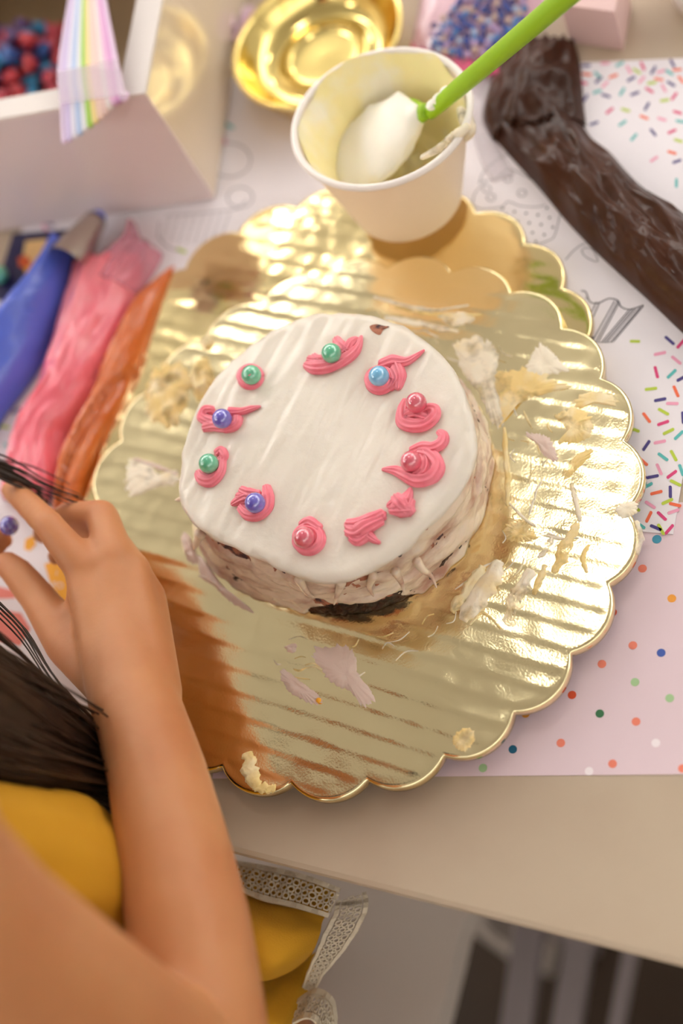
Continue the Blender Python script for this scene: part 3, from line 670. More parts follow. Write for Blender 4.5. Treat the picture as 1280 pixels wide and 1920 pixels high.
# piped pink icing
def icing(paths):
    b = MB()
    for pts, rpx in paths:
        P = []
        for q_ in pts:
            p = at(q_[0], q_[1], ZTOP + .002); lift = q_[2] if len(q_) > 2 else 0
            P.append(Vector((p.x, p.y, topz(p.x, p.y) + .0009 + lift * .00025)))
        rr = [max(r_ * .00029, .00028) for r_ in rpx]
        b.add(tube(P, rr, max(18, 9 * len(P)), 36, ridges=8, amp=.20, twist=3.5, flat=.95))
    return b
def ring(cx, cy, r, n=8, a0=0, turns=1.0, squash=.9): return [(cx + r * math.cos(a0 + 2 * math.pi * turns * k / n), cy + squash * r * math.sin(a0 + 2 * math.pi * turns * k / n)) for k in range(n + 1)]
ROS = [
    [(ring(471, 707, 15), [8, 9, 10, 9, 8])],
    [([(572, 684), (592, 692), (618, 690), (645, 678), (668, 658), (678, 630)], [5, 11, 12, 11, 8, 2]), ([(578, 674), (600, 678), (625, 676), (655, 655)], [6, 9, 10, 8]), ([(588, 668), (598, 680), (610, 690)], [6, 8, 7]),
     ([(630, 636), (640, 650), (655, 664)], [6, 9, 8]), ([(672, 636), (660, 645), (650, 662)], [4, 9, 9])],
    [(ring(712, 712, 17), [9, 10, 10, 10, 9]), ([(712, 684), (735, 676), (758, 676), (775, 668), (794, 654)], [8, 10, 7, 5, 1.5]), ([(742, 682), (748, 705), (744, 728)], [9, 10, 5]), ([(735, 690), (742, 712), (728, 726)], [8, 10, 6])],
    [([(760, 748), (754, 768), (756, 790), (775, 798), (798, 796), (814, 784), (814, 770), (798, 768), (780, 780)], [5, 9, 11, 11, 11, 10, 9, 9, 7]), ([(760, 780), (780, 776), (800, 786)], [9, 11, 9])],
    [([(716, 880), (740, 882), (762, 892), (786, 902), (810, 896), (820, 876), (806, 856), (786, 848)], [2, 7, 10, 12, 12, 12, 11, 8]), ([(770, 846), (792, 840), (812, 842), (828, 834), (832, 820), (822, 810)], [7, 9, 9, 9, 8, 4]),
     ([(796, 850), (802, 870), (796, 888), (778, 896)], [9, 11, 11, 9])],
    [([(727, 950), (745, 944), (762, 936), (771, 916)], [4, 11, 10, 2]), ([(742, 932), (752, 948, 6), (764, 964)], [7, 13, 7]), ([(732, 956), (752, 958, 4), (772, 958)], [6, 11, 8]), ([(772, 938), (766, 952), (772, 962)], [6, 9, 7])],
    [([(650, 984), (672, 986), (698, 976), (720, 964)], [8, 12, 11, 8]), ([(652, 994), (668, 1000, 4), (688, 990, 6), (716, 974)], [8, 11, 12, 8]), ([(660, 1004), (672, 1012), (690, 1002)], [8, 10, 8]), ([(684, 996), (698, 1010), (712, 1018)], [9, 6, 2])],
    [(ring(577, 1010, 19, 10, 2.0, 1.25), [6, 9, 10, 11, 11, 10, 8]), ([(562, 985), (580, 980), (598, 992)], [5, 9, 8])],
    [([(434, 946), (452, 938), (472, 932)], [3, 9, 9]), ([(452, 918), (466, 926), (486, 930)], [6, 9, 8]), ([(444, 930), (462, 934), (476, 940)], [5, 9, 8]), ([(500, 912), (502, 932), (500, 952), (484, 966), (464, 964), (450, 950)], [6, 10, 9, 9, 9, 6])],
    [([(404, 850), (414, 844), (420, 856), (410, 864)], [6, 7, 7, 6]), ([(416, 860), (412, 884), (396, 900), (378, 896), (370, 882)], [7, 9, 10, 10, 6]), ([(404, 872), (396, 890), (380, 886)], [6, 9, 7])],
    [([(398, 768), (384, 768), (378, 780), (390, 788)], [7, 9, 9, 8]), ([(380, 800), (400, 798), (422, 802), (442, 796), (446, 782)], [7, 9, 9, 9, 8]), ([(384, 784), (398, 790), (410, 796)], [8, 9, 8]), ([(430, 774), (452, 772), (472, 768), (490, 764)], [8, 6, 5, 1.5])],
]
for i, pths in enumerate(ROS):
    b = icing(pths); c = b.build('icing_dollop', MT['icing'], tf)
PEARL = [(471, 703, 'green', 'green pearl candy with a pink icing speck on cake top'), (621, 662, 'green', 'glossy green pearl candy on the wide icing fan at cake top'),
         (710, 705, 'sky', 'light blue pearl candy on pink icing'), (780, 755, 'rose', 'pink pearl candy on icing just below the blue pearl'),
         (770, 865, 'rose', 'pink pearl candy on icing with a long curled tail'), (570, 1008, 'rose', 'pink pearl candy set in a round icing swirl near the front edge'),
         (478, 943, 'violet', 'purple pearl candy on a spiky icing fan nearest the hand side front'), (391, 869, 'green', 'green pearl candy at the left edge of cake between two purple ones'),
         (416, 785, 'violet', 'purple pearl candy whose icing trails a thin streak to the right')]
PR = .0049
def pearl(c, r, m, label, group='pearl candies on the cake', name='pearl_candy'):
    b = MB().add(sphere(c, r, 32, 20)); o = b.build(name, MT['pearl_' + m]); tag(o, label, 'candy', group); return o
for (px, py, m, lb) in PEARL:
    p = at(px, py, ZTOP + .0065); p.z = topz(p.x, p.y) + .0058; p = at(px, py, p.z)
    o = pearl(p, PR, m, lb)
    if 'speck' in lb:
        q_ = p + (Vector((0, 0, HC)) - p).normalized() * PR + at(468, 701, p.z) - p
        MB().add(sphere(q_, .0013, 10, 6, (1.2, .8, .35))).build('icing_speck', MT['icing'], o)
# yellow sprinkle
p = at(597, 1313, ZT + .001)
tag(MB().add(sphere(p, .0013, 14, 8, (1, 1, .8))).build('sprinkle', MT['amberprint']), 'tiny yellow round sprinkle beside a frosting smear on the board', 'sprinkle')

# ------------------------------------------------------------------ frosting cup and spatula
cb = at(765, 374, .0152); rt_ = at(713, 217, .080); ax = (rt_ - cb); Lc = ax.length; ax.normalize()
cup = empty('frosting_cup', cb); tag(cup, 'white paper cup of pale yellow frosting standing behind the cake', 'cup')
RB_, RR = .0300, .0462
def cr(t): return RB_ + (RR - RB_) * t
prof = [(0.0001, .003), (RB_ - .002, .003), (RB_ - .0006, .0), (RB_, .0006)] + [(cr(t), Lc * t) for t in np.linspace(.05, .97, 12)]
prof += [(cr(1) + .0004, Lc * .975)]
inner = [(cr(1) - .0006, Lc * .98)] + [(cr(t) - .0012, Lc * t) for t in np.linspace(.94, .08, 10)] + [(.0001, Lc * .08)]
mesh('cup_wall', *lathe(prof + inner, 72, cb, ax), MT['cup'], cup)
rim = [(RR + .0019 * math.cos(a) - .0001, Lc + .0019 * math.sin(a) - .0012) for a in np.linspace(0, 2 * math.pi, 13)]
mesh('rolled_rim', *lathe(rim, 72, cb, ax), MT['cuprim'], cup)
A_ = ax.orthogonal().normalized(); B_ = ax.cross(A_)
v = []; nr = 30; n_ = 90
toward = (Vector((0, 0, HC)) - cb); toward.z = 0; toward.normalize()
for i in range(nr):
    t = i / (nr - 1)
    for k in range(n_):
        a = 2 * math.pi * k / n_; d = A_ * math.cos(a) + B_ * math.sin(a); sd2 = d.dot(toward)
        lvl = .42 + .06 * nz(d.x * 2 * t, d.y * 2 * t, 3) - .10 * (1 - t ** 2)
        up_ = max(0, (t - .72) / .28) ** 1.5
        hh = lvl + up_ * (.50 - .10 * sd2 + .06 * nz(a * 3, t * 4, 6))
        r = (cr(hh) - .0016) * (t ** .9) - .0012 * up_ * abs(nz(a * 5, t * 7, 1))
        v.append(cb + ax * (Lc * hh) + d * max(r, .0002) + ax * (.0025 * nz(d.x * 6 * t, d.y * 6 * t, 11)))
mesh('cup_frosting', v, grid_faces(nr, n_, True, flip=False), MT['cupcream'], cup)
for pts, rr in [([(862, 205, .070), (874, 225, .072), (880, 245, .070), (872, 262, .064)], [.002, .004, .0035, .0015]), ([(838, 262, .074), (858, 252, .078), (878, 236, .078)], [.0015, .003, .002]), ([(790, 296, .078), (826, 276, .079), (850, 250, .079)], [.0012, .0022, .0012])]:
    MB().add(tube([at(a, b, z) for a, b, z in pts], rr, 20, 10)).build('rim_drip', MT['cream'], cup)

spt = empty('silicone_spatula', at(700, 280, .05)); tag(spt, 'lime green spatula with frosting-covered blade resting in the cup', 'spatula')
hA, hB = at(806, 210, .072), at(1170, -98, .1795)
mesh('handle', *tube([hA, hA.lerp(hB, .2), hA.lerp(hB, .5), hA.lerp(hB, .8), hB], [.0042, .0050, .0053, .0056, .0058], 40, 20, flat=.9), MT['green'], spt)
# blade: tapered paddle from the handle into the frosting
bl = [at(800, 208, .074), at(768, 226, .067), at(726, 258, .060), at(682, 292, .054), at(640, 322, .048)]
P = catmull(bl, 24); v = []
for i, p in enumerate(P):
    T = (P[min(i + 1, 23)] - P[max(i - 1, 0)]).normalized(); S = T.cross(Z).normalized(); Nn = S.cross(T).normalized(); u = i / 23
    hw = np.interp(u, [0, .12, .3, .6, .9, 1], [.004, .007, .018, .024, .022, .012]); hh = np.interp(u, [0, .2, 1], [.004, .003, .0016])
    for j in range(16):
        a = 2 * math.pi * j / 16; v.append(p + S * math.cos(a) * hw + Nn * math.sin(a) * hh)
mesh('blade', v, grid_faces(24, 16, True) + [tuple(range(16))[::-1], tuple(range(23 * 16, 24 * 16))], MT['green'], spt)
v = []
for i in range(30):
    u = .10 + .93 * i / 29; p = catmull(bl, 24)[min(23, int(u * 23))] if u < 1 else P[-1]
    x_ = min(u * 23, 22.999); p = P[int(x_)].lerp(P[int(x_) + 1], x_ - int(x_)) + (P[-1] - P[-2]) * max(0, (u * 23 - 23))
    T = (P[-1] - P[0]).normalized(); S = T.cross(Z).normalized(); Nn = S.cross(T).normalized()
    hw = np.interp(u, [.08, .16, .3, .6, .9, 1.03], [.003, .0095, .0205, .0265, .0240, .008]); hh = np.interp(u, [.08, .2, .5, 1.03], [.0035, .0065, .0080, .003])
    for j in range(28):
        a = 2 * math.pi * j / 28; r_ = 1 + .16 * nz(u * 7, math.cos(a) * 1.6, math.sin(a) * 1.6 + 3) + .06 * nz(u * 25, math.cos(a) * 4, math.sin(a) * 4)
        v.append(p + S * math.cos(a) * hw * r_ + Nn * (math.sin(a) * hh * r_ + .001))
mesh('frosting_coat', v, grid_faces(30, 28, True) + [tuple(range(28))[::-1], tuple(range(29 * 28, 30 * 28))], MT['whitecream'], spt)
for (px, py, z, r) in ((838, 178, .082, .003), (826, 192, .079, .0035), (815, 203, .0765, .0035)):
    MB().add(sphere(at(px, py, z) + Z * .003, r, 12, 8, (1.2, 1, .5))).build('frosting_dab', MT['whitecream'], spt)

# ------------------------------------------------------------------ piping bags
def pillow(L, R, h, zb, nv=90, nu=34, seed=0, wr=.003, fl=3.0, fu=7.0, skew=0., zfun=None, jag=0.0, pw=2.2, fine=1.):
    """closed bag lying on a surface: two pixel outlines, bulge heights along the length, lengthwise folds"""
    Lp = catmull([at(a, b, 0) for a, b in L], nv); Rp = catmull([at(a, b, 0) for a, b in R], nv); H_ = lerp1(h, nv)
    top = []; bot = []
    for i in range(nv):
        u_ = i / (nv - 1)
        for j in range(nu):
            s = j / (nu - 1); e = 1 - abs(2 * s - 1) ** pw
            p = Lp[i].lerp(Rp[i], s)
            if jag and (i == 0 or i == nv - 1):
                p = p + (Lp[1] - Lp[0]).normalized() * jag * nz(s * 9, seed, i)
            zb_ = zfun(p) if zfun else zb
            q1 = 1 - abs(nz(s * fu + skew * u_ * 3, u_ * fl, seed)) * 2.2; q2 = nz(s * fu * 2.3 + 2.5 * skew * u_, u_ * fl * 2.4, seed + 5); q3 = nz(s * 22, u_ * 26, seed + 8)
            z = zb_ + .0006 + H_[i] * (e ** .75 if e > 0 else 0) + (wr * (.7 * q1 + .6 * q2) + wr * .18 * fine * q3) * min(1, e * 2.2) * min(1, H_[i] / .006)
            top.append((p.x, p.y, max(z, zb_ + .0006 + .0004 * e))); bot.append((p.x, p.y, zb_ + .0003))
    v = top + bot; N_ = nv * nu
    f = grid_faces(nv, nu, flip=False) + grid_faces(nv, nu, off=N_, flip=True)
    for i in range(nv - 1):
        a, b = i * nu, (i + 1) * nu; f.append((a, b, b + N_, a + N_)); a += nu - 1; b += nu - 1; f.append((b, a, a + N_, b + N_))
    for j in range(nu - 1):
        f.append((j + 1, j, j + N_, j + 1 + N_)); q_ = (nv - 1) * nu; f.append((q_ + j, q_ + j + 1, q_ + j + 1 + N_, q_ + j + N_))
    return v, f
def zboard(p):
    for c, zt in ((BC, ZT + .0005), (LC, .0072)):
        d = p - c; d.z = 0; r = d.length
        if r < .150: return zt
        if r < .166: return zt * (1 - (r - .150) / .016) + ZP2 * ((r - .150) / .016)
    return ZP2 + .0002

br = empty('chocolate_piping_bag', at(1120, 320, 0)); tag(br, 'crumpled clear piping bag of dark chocolate frosting at right', 'piping bag')
Lb = [(912, 246), (960, 300), (1010, 355), (1060, 415), (1110, 468), (1160, 515), (1215, 565), (1290, 636), (1370, 705)]
Rb = [(1060, 196), (1085, 225), (1110, 262), (1145, 290), (1175, 325), (1205, 355), (1260, 390), (1330, 440), (1420, 500)]
mesh('bag_body', *pillow(Lb, Rb, [.006, .011, .014, .015, .016, .018, .020, .021, .02], ZP2, 170, 70, 2.0, .0050, 4.2, 3.0, .8, jag=.008, fine=.6), MT['choc'], br)
Lc_ = [(950, 86), (935, 130), (915, 175), (905, 225), (920, 260)]
Rc_ = [(1078, 84), (1088, 120), (1092, 160), (1095, 200), (1100, 240)]
mesh('bag_mouth', *pillow(Lc_, Rc_, [.004, .009, .012, .013, .012], ZP2, 70, 44, 5.0, .0046, 2, 3.4, .3, jag=.012, fine=.3), MT['choc'], br)
Lf = [(880, 120), (878, 170), (878, 215), (900, 300), (925, 345)]; Rf = [(990, 60), (960, 150), (930, 210), (930, 262), (965, 330)]
mesh('clear_edge', *pillow(Lf, Rf, [.002, .004, .005, .004, .001], ZP2, 40, 16, 7.0, .002, 3, 3), MT['film'], br)

org = empty('orange_piping_bag', at(230, 740, 0)); tag(org, 'orange piping bag lying along the edge of gold board', 'piping bag')
Lo = [(300, 548), (262, 585), (232, 650), (212, 700), (190, 760), (160, 820), (136, 870), (122, 930), (112, 990)]
Ro = [(338, 512), (318, 560), (290, 640), (268, 705), (238, 770), (206, 830), (188, 880), (170, 930), (150, 1000)]
mesh('bag_body', *pillow(Lo, Ro, [.002, .006, .010, .012, .013, .013, .013, .012, .008], 0, 110, 34, 11.0, .0020, 5, 4, .4, zfun=zboard), MT['orangebag'], org)

pk = empty('pink_piping_bag', at(170, 700, 0)); tag(pk, 'pink piping bag between the blue and orange bags', 'piping bag')
Lk = [(170, 492), (150, 500), (136, 540), (118, 610), (100, 680), (82, 740), (48, 790), (34, 830), (22, 880), (10, 940)]
Rk = [(262, 480), (268, 520), (258, 570), (240, 640), (222, 700), (196, 745), (160, 790), (130, 830), (124, 890), (120, 950)]
mesh('bag_body', *pillow(Lk, Rk, [.005, .013, .017, .020, .021, .020, .018, .016, .016, .014], ZP2, 120, 44, 4.0, .0042, 3, 4, .5), MT['pinkbag'], pk)
Lk2 = [(252, 422), (244, 450), (226, 474), (196, 492), (170, 540)]; Rk2 = [(258, 424), (268, 452), (298, 470), (304, 492), (262, 560)]
mesh('clear_end', *pillow(Lk2, Rk2, [.004, .008, .010, .012, .015], ZP2, 60, 40, 9.0, .005, 1.6, 5, .3), MT['pinkfilm'], pk)

bb = empty('blue_piping_bag', at(60, 620, 0)); tag(bb, 'blue piping bag with a steel tip beside the white box', 'piping bag')
Lu = [(130, 474), (112, 508), (84, 552), (48, 592), (6, 630), (-50, 690), (-90, 760), (-120, 830)]
Ru = [(156, 496), (144, 535), (126, 592), (104, 640), (82, 690), (50, 738), (10, 792), (-20, 850)]
zt_ = .022
mesh('bag_body', *pillow(Lu, Ru, [.022, .024, .028, .030, .030, .028, .026, .022], .0022, 100, 44, 21.0, .0030, 2.2, 2.5, .5, pw=2.0), MT['bluebag'], bb)
tA, tB = at(133, 480, .019), at(180, 412, .013)
axs = (tB - tA); lt = axs.length; axs.normalize()
mesh('steel_tip', *lathe([(.0125, -.006), (.0120, 0), (.0098, lt * .45), (.0075, lt * .85), (.0070, lt), (.0060, lt), (.0068, lt * .8), (.0110, -.004)], 36, tA, axs), MT['steel'], bb)
MB().add(sphere(tB + axs * .001, .0058, 16, 10, (1, 1, .8))).build('icing_plug', MT['bluebag'], bb)

# ------------------------------------------------------------------ white box
bx = at(405, 377, 0); fd = (at(0, 437, 0) - bx).normalized(); bd = Vector((fd.y, -fd.x, 0))
if bd.dot(Vector((1, 1, 0))) < 0: bd = -bd
HB = .094; WB, DB = .26, .20; wt = .0016
bxo = empty('bakery_box', bx + fd * WB / 2 + bd * DB / 2 + Z * ZP2); tag(bxo, 'open white glossy bakery box at upper left', 'box')
z0 = .0022
def wallbox(a0, a1, b0, b1, z0_, z1_):
    c = bx + fd * (a0 + a1) / 2 + bd * (b0 + b1) / 2 + Z * (z0_ + z1_) / 2
    return box(c, fd, bd, Z, abs(a1 - a0) / 2, abs(b1 - b0) / 2, abs(z1_ - z0_) / 2)
MB().add(wallbox(0, WB, 0, wt, z0, HB)).build('front_wall', MT['boxcard'], bxo, smooth=False)
MB().add(wallbox(0, wt, wt, DB, z0, HB)).build('side_wall', MT['boxgloss'], bxo, smooth=False)
MB().add(wallbox(WB - wt, WB, wt, DB, z0, HB)).build('side_wall', MT['boxcard'], bxo, smooth=False)
MB().add(wallbox(wt, WB - wt, DB - wt, DB, z0, HB)).build('back_wall', MT['boxcard'], bxo, smooth=False)
MB().add(wallbox(wt, WB - wt, wt, DB - wt, z0, z0 + .0015)).build('base', MT['boxshade'], bxo, smooth=False)
fw = .0145; zr0, zr1 = HB + .0001, HB + .0022
MB().add(wallbox(0, WB, 0, fw, zr0, zr1)).build('folded_flap', MT['boxrim'], bxo, smooth=False)
MB().add(wallbox(0, fw + .002, fw, DB, zr0, zr1)).build('folded_flap', MT['boxrim'], bxo, smooth=False)
MB().add(wallbox(WB - fw, WB, fw, DB, zr0, zr1)).build('folded_flap', MT['boxrim'], bxo, smooth=False)
def bxp(a, b, z): return bx + fd * a + bd * b + Z * z
# candies in the box
CC = {'red': (206, 62, 72), 'rosy': (226, 92, 108), 'blue': (48, 92, 168), 'sky2': (64, 150, 200), 'plum': (92, 60, 110)}
for k, c in CC.items(): MT['candy_' + k] = mat('candy_' + k, srgb(*c), .35, coat=.5)
rnd = random.Random(11)
cm = {}
for k in CC:
    me = bpy.data.meshes.new('candy_' + k); v, f = sphere((0, 0, 0), .0052, 14, 9)
    v = [Vector(p) * (1 + .45 * nz(p[0] * 300, p[1] * 300, p[2] * 300)) for p in v]
    me.from_pydata([tuple(p) for p in v], [], f); me.materials.append(MT['candy_' + k]); me.polygons.foreach_set('use_smooth', [True] * len(f)); cm[k] = me
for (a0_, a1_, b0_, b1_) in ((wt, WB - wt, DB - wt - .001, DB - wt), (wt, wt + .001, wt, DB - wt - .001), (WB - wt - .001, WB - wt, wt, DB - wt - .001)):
    MB().add(wallbox(a0_, a1_, b0_, b1_, z0 + .0016, HB)).build('inner_shade_panel', MT['boxshade'], bxo, smooth=False)  # added brown panels: interior shade painted on the inner wall faces
cpos = []; pile = at(48, 150, .006)
for i in range(6000):
    a = rnd.uniform(0, 6.283); r = .040 * math.sqrt(rnd.random()); hmax = .034 * (1 - (r / .042) ** 2)
    p = Vector((pile.x + r * math.cos(a), pile.y + r * math.sin(a), z0 + .006 + rnd.random() * hmax))
    q_ = p - bx
    if not (.008 < q_.dot(fd) < WB - .008 and .008 < q_.dot(bd) < DB - .008): continue
    if all((p - q_).length > .0088 for q_ in cpos): cpos.append(p)
    if len(cpos) >= 110: break
for i, p in enumerate(cpos):
    k = rnd.choices(list(CC), [4, 4, 2, 2, 3])[0]
    o = bpy.data.objects.new('box_candy', cm[k]); COL.objects.link(o); o.location = p; o.rotation_euler = (rnd.random() * 6, rnd.random() * 6, rnd.random() * 6)
    tag(o, {'red': 'round red candy in the pile inside the white box', 'rosy': 'round rose candy in the pile inside the white box', 'blue': 'round dark blue candy in the pile inside the white box', 'sky2': 'round bright blue candy in the pile inside the white box', 'plum': 'round plum candy in the pile inside the white box'}[k], 'candy', 'candies in the white box')

# pastel rainbow strands over the box rim
rb = empty('pastel_straw_bundle', at(175, 200, HB)); tag(rb, 'bundle of pastel rainbow strands under a clear band over the box rim', 'straws')
PC = [(222, 200, 226), (214, 196, 232), (232, 226, 240), (186, 204, 236), (232, 232, 236), (174, 214, 96), (244, 222, 150), (246, 214, 196), (240, 208, 200), (238, 226, 222), (236, 190, 220), (222, 160, 210), (230, 200, 226)]
nS = len(PC)
for i, c in enumerate(PC):
    m = mat('pastel_%d' % i, srgb(*c), .35, coat=.4); u = i / (nS - 1)
    a = at(138 + 50 * u, -40, HB + .016); b_ = at(114 + 104 * u, 120, HB + .0085); d = at(121 + 116 * u, 268 - 92 * u ** 1.25, HB + .004 - .004 * (1 - u))
    mid = at(118 + 112 * u, 190 - 6 * u, HB + .0065)
    mesh('strand', *tube([a, b_, mid, d], [.0011, .0017, .0018, .0018], 24, 10), m, rb)
q_ = [at(108, 136, HB + .0098), at(222, 112, HB + .0098), at(238, 178, HB + .0090), at(112, 196, HB + .0090)]
MB().add(([p + Z * .0007 for p in q_] + q_, [(3, 2, 1, 0), (4, 5, 6, 7), (0, 1, 5, 4), (1, 2, 6, 5), (2, 3, 7, 6), (3, 0, 4, 7)])).build('band', mat('band_film', srgb(226, 208, 218), .3, alpha=.30), rb, smooth=False)
# ribbon loop at the top edge
m = mat('pastel_ribbon', srgb(226, 196, 206), .4, coat=.4, mixc=(srgb(214, 170, 200), 60, .45, .6))
lp = MB()
for k in range(5):
    lp.add(tube([at(392 + 5 * k, -30, .03), at(398 + 4 * k, 8 - k, .03 + .001 * k), at(412 + 2 * k, 28 - 3 * k, .03), at(432 - 2 * k, 26 - 3 * k, .03), at(446 - 4 * k, 0, .03), at(450 - 4 * k, -30, .03)], [.0016] * 3, 30, 8))
lpo = lp.build('ribbon_loop', m); tag(lpo, 'pale pink ribbon loop between the white box and gold dish', 'ribbon')
lpo.location.z -= .02

# ------------------------------------------------------------------ gold dish
gc = at(612, 112, .004)
dish = empty('gold_dish', (gc.x, gc.y, ZP2)); tag(dish, 'round shiny gold dish with raised rings behind the cup', 'dish')
pr = [(.0002, .006), (.020, .006), (.0235, .0085), (.026, .006), (.033, .0045), (.041, .008), (.047, .016), (.0505, .022), (.0525, .0225), (.0535, .021), (.049, .012), (.045, .004), (.040, .0012), (.0002, .0012)]
def dense(pr, k=5):
    P = catmull([Vector((a, b, 0)) for a, b in pr], len(pr) * k); return [(max(p.x, .0001), max(p.y, 0)) for p in P]
mesh('dish_body', *lathe(dense(pr), 96, Vector((gc.x, gc.y, ZP2)), Z), MT['goldplate'], dish)

# ------------------------------------------------------------------ sprinkle packet
pkt = empty('sprinkle_packet', at(880, 40, 0)); tag(pkt, 'pink clear packet of blue beads with a magenta serrated end', 'packet')
mp_ = mat('pink_packet', srgb(222, 176, 190), .3, coat=.8, coat_r=.1, bump=(30, .5, 2))
Lp_ = [(770, 104), (778, 60), (790, 0), (800, -60), (815, -120)]; Rp_ = [(935, 128), (950, 80), (1000, 40), (1040, -20), (1060, -90)]
mesh('packet_film', *pillow(Lp_, Rp_, [.001, .004, .006, .006, .004], ZP2, 40, 30, 31.0, .001, 2, 3), mp_, pkt)
zz = []; n_ = 15
for k in range(n_ + 1):
    u = k / n_; zz.append((772 + 160 * u, 82 + 26 * u + (7 if k % 2 else -5) + 14 * math.sin(u * 3.1)))
zz2 = [(934, 136), (900, 140), (860, 132), (810, 120), (766, 108)]
v, f = prism(ats(zz + zz2, .0085), .0068, .0085); MB().add((v, f)).build('serrated_strip', mat('magenta_film', srgb(196, 62, 104), .35, coat=.6), pkt, smooth=False)
BEAD = {'cobalt': (44, 74, 158), 'navy': (44, 44, 116), 'azure': (72, 128, 190), 'pale': (170, 186, 214), 'lilac': (186, 156, 198), 'sand': (206, 176, 160)}
bm_ = {}
for k, c in BEAD.items():
    me = bpy.data.meshes.new('bead_' + k); v, f = sphere((0, 0, 0), .0021, 12, 8); me.from_pydata([tuple(p) for p in v], [], f)
    me.materials.append(mat('bead_' + k, srgb(*c), .3, coat=.6)); me.polygons.foreach_set('use_smooth', [True] * len(f)); bm_[k] = me
rnd = random.Random(5); bp = []
for i in range(3000):
    px, py = rnd.uniform(812, 985), rnd.uniform(-20, 104)
    if py < (860 - px) * 1.0 or py > 108 - abs(px - 870) * .25 or (px - 985) * .7 + 40 > -(py - 60) + 40: continue
    p = at(px, py, .0098)
    if all((p - q_).length > .0039 for q_ in bp): bp.append(p)
    if len(bp) >= 150: break
LBL = {'cobalt': 'cobalt blue bead in the pink sprinkle packet', 'navy': 'dark navy bead in the pink sprinkle packet', 'azure': 'azure blue bead in the pink sprinkle packet', 'pale': 'pale blue bead in the pink sprinkle packet', 'lilac': 'lilac bead in the pink sprinkle packet', 'sand': 'sand coloured bead in the pink sprinkle packet'}
for p in bp:
    k = rnd.choices(list(BEAD), [6, 4, 4, 2, 2, 2])[0]
    o = bpy.data.objects.new('sprinkle_bead', bm_[k]); COL.objects.link(o); o.location = p; tag(o, LBL[k], 'bead', 'beads in the sprinkle packet')

# pink carton and white pleated cup at the top right
q = ats([(1040, -60), (1050, 8), (1152, 22), (1168, -60)], .03)
ct = MB().add(prism(q, ZP2 - .0008, .03)).build('pink_carton', mat('pink_carton', srgb(220, 186, 182), .5), smooth=False); tag(ct, 'corner of a pale pink carton at the top edge', 'carton')
wc = at(1330, -10, 0); pc_ = empty('pleated_paper_cup', (wc.x, wc.y, .0002)); tag(pc_, 'white pleated paper cup at the top right corner', 'paper cup')
mesh('pleated_wall', *lathe([(.018, 0), (.0185, .001), (.024, .024), (.0235, .024), (.0178, .0015), (.0001, .0015)], 144, Vector((wc.x, wc.y, .0002)), Z, rmod=lambda a, k: 1 + .03 * math.cos(36 * a)), MT['cuprim'], pc_)

# loose candies at the left edge
p = at(-2, 515, .008); tag(MB().add(sphere(p, .0058, 20, 12)).build('pearl_candy', MT['pearl_green']), 'green pearl candy on the navy card at the left edge', 'candy')
p = at(112, 932, .006); tag(MB().add(sphere(p, .0055, 20, 12)).build('pearl_candy', MT['navycard']), 'dark navy candy behind the bent finger beside the orange bag', 'candy')

# ------------------------------------------------------------------ the child
def capsule(p, q, r0, r1, n=14, seg=18):
    """closed tapered capsule"""
    p, q = Vector(p), Vector(q); d = (q - p); L_ = d.length; d = d.normalized() if L_ > 1e-6 else Z.copy()
    prof = []
    for i in range(6): a = -math.pi / 2 + math.pi / 2 * i / 6; prof.append((max(r0 * math.cos(a), 1e-5), r0 * math.sin(a)))
    prof += [(r0, 0), (r1, L_)]
    for i in range(1, 7): a = math.pi / 2 * i / 6; prof.append((max(r1 * math.cos(a), 1e-5), L_ + r1 * math.sin(a)))
    return lathe(prof, seg, p, d, True, True)
def chain(b, pts, radii):
    for i in range(len(pts) - 1): b.add(capsule(pts[i], pts[i + 1], radii[i], radii[i + 1]))
def remeshed(b, name, m, parent, voxel, it):
    o = b.build(name, m, parent)
    r = o.modifiers.new('r', 'REMESH'); r.mode = 'VOXEL'; r.voxel_size = voxel; r.use_smooth_shade = True
    s = o.modifiers.new('s', 'SMOOTH'); s.factor = .5; s.iterations = it
    dg = bpy.context.evaluated_depsgraph_get(); dg.update()
    me = bpy.data.meshes.new_from_object(o.evaluated_get(dg)); o.modifiers.clear(); old = o.data; o.data = me
    if not me.materials: me.materials.append(m)
    me.polygons.foreach_set('use_smooth', [True] * len(me.polygons))
    return o
kid = empty('person', tb(-.09, -.14, FLOOR)); tag(kid, 'child in a sleeveless yellow dress reaching over the table from the left', 'person')
B = MB()
def pr_(px, py, z, rpx):
    p = at(px, py, z); return p, rpx * ppm(p)
# right arm: elbow below the frame, forearm, wrist
arm = [pr_(-215, 1600, .262, 195), pr_(-40, 1770, .215, 180), pr_(150, 1905, .16, 165), pr_(310, 2010, .105, 150), pr_(385, 2010, .085, 128)]
chain(B, [a[0] for a in arm], [a[1] for a in arm])
fa = [pr_(385, 2010, .085, 128), pr_(372, 1880, .086, 124), pr_(352, 1730, .084, 118), pr_(325, 1590, .080, 107), pr_(294, 1450, .074, 94), pr_(258, 1330, .067, 84)]
chain(B, [a[0] for a in fa], [a[1] for a in fa])
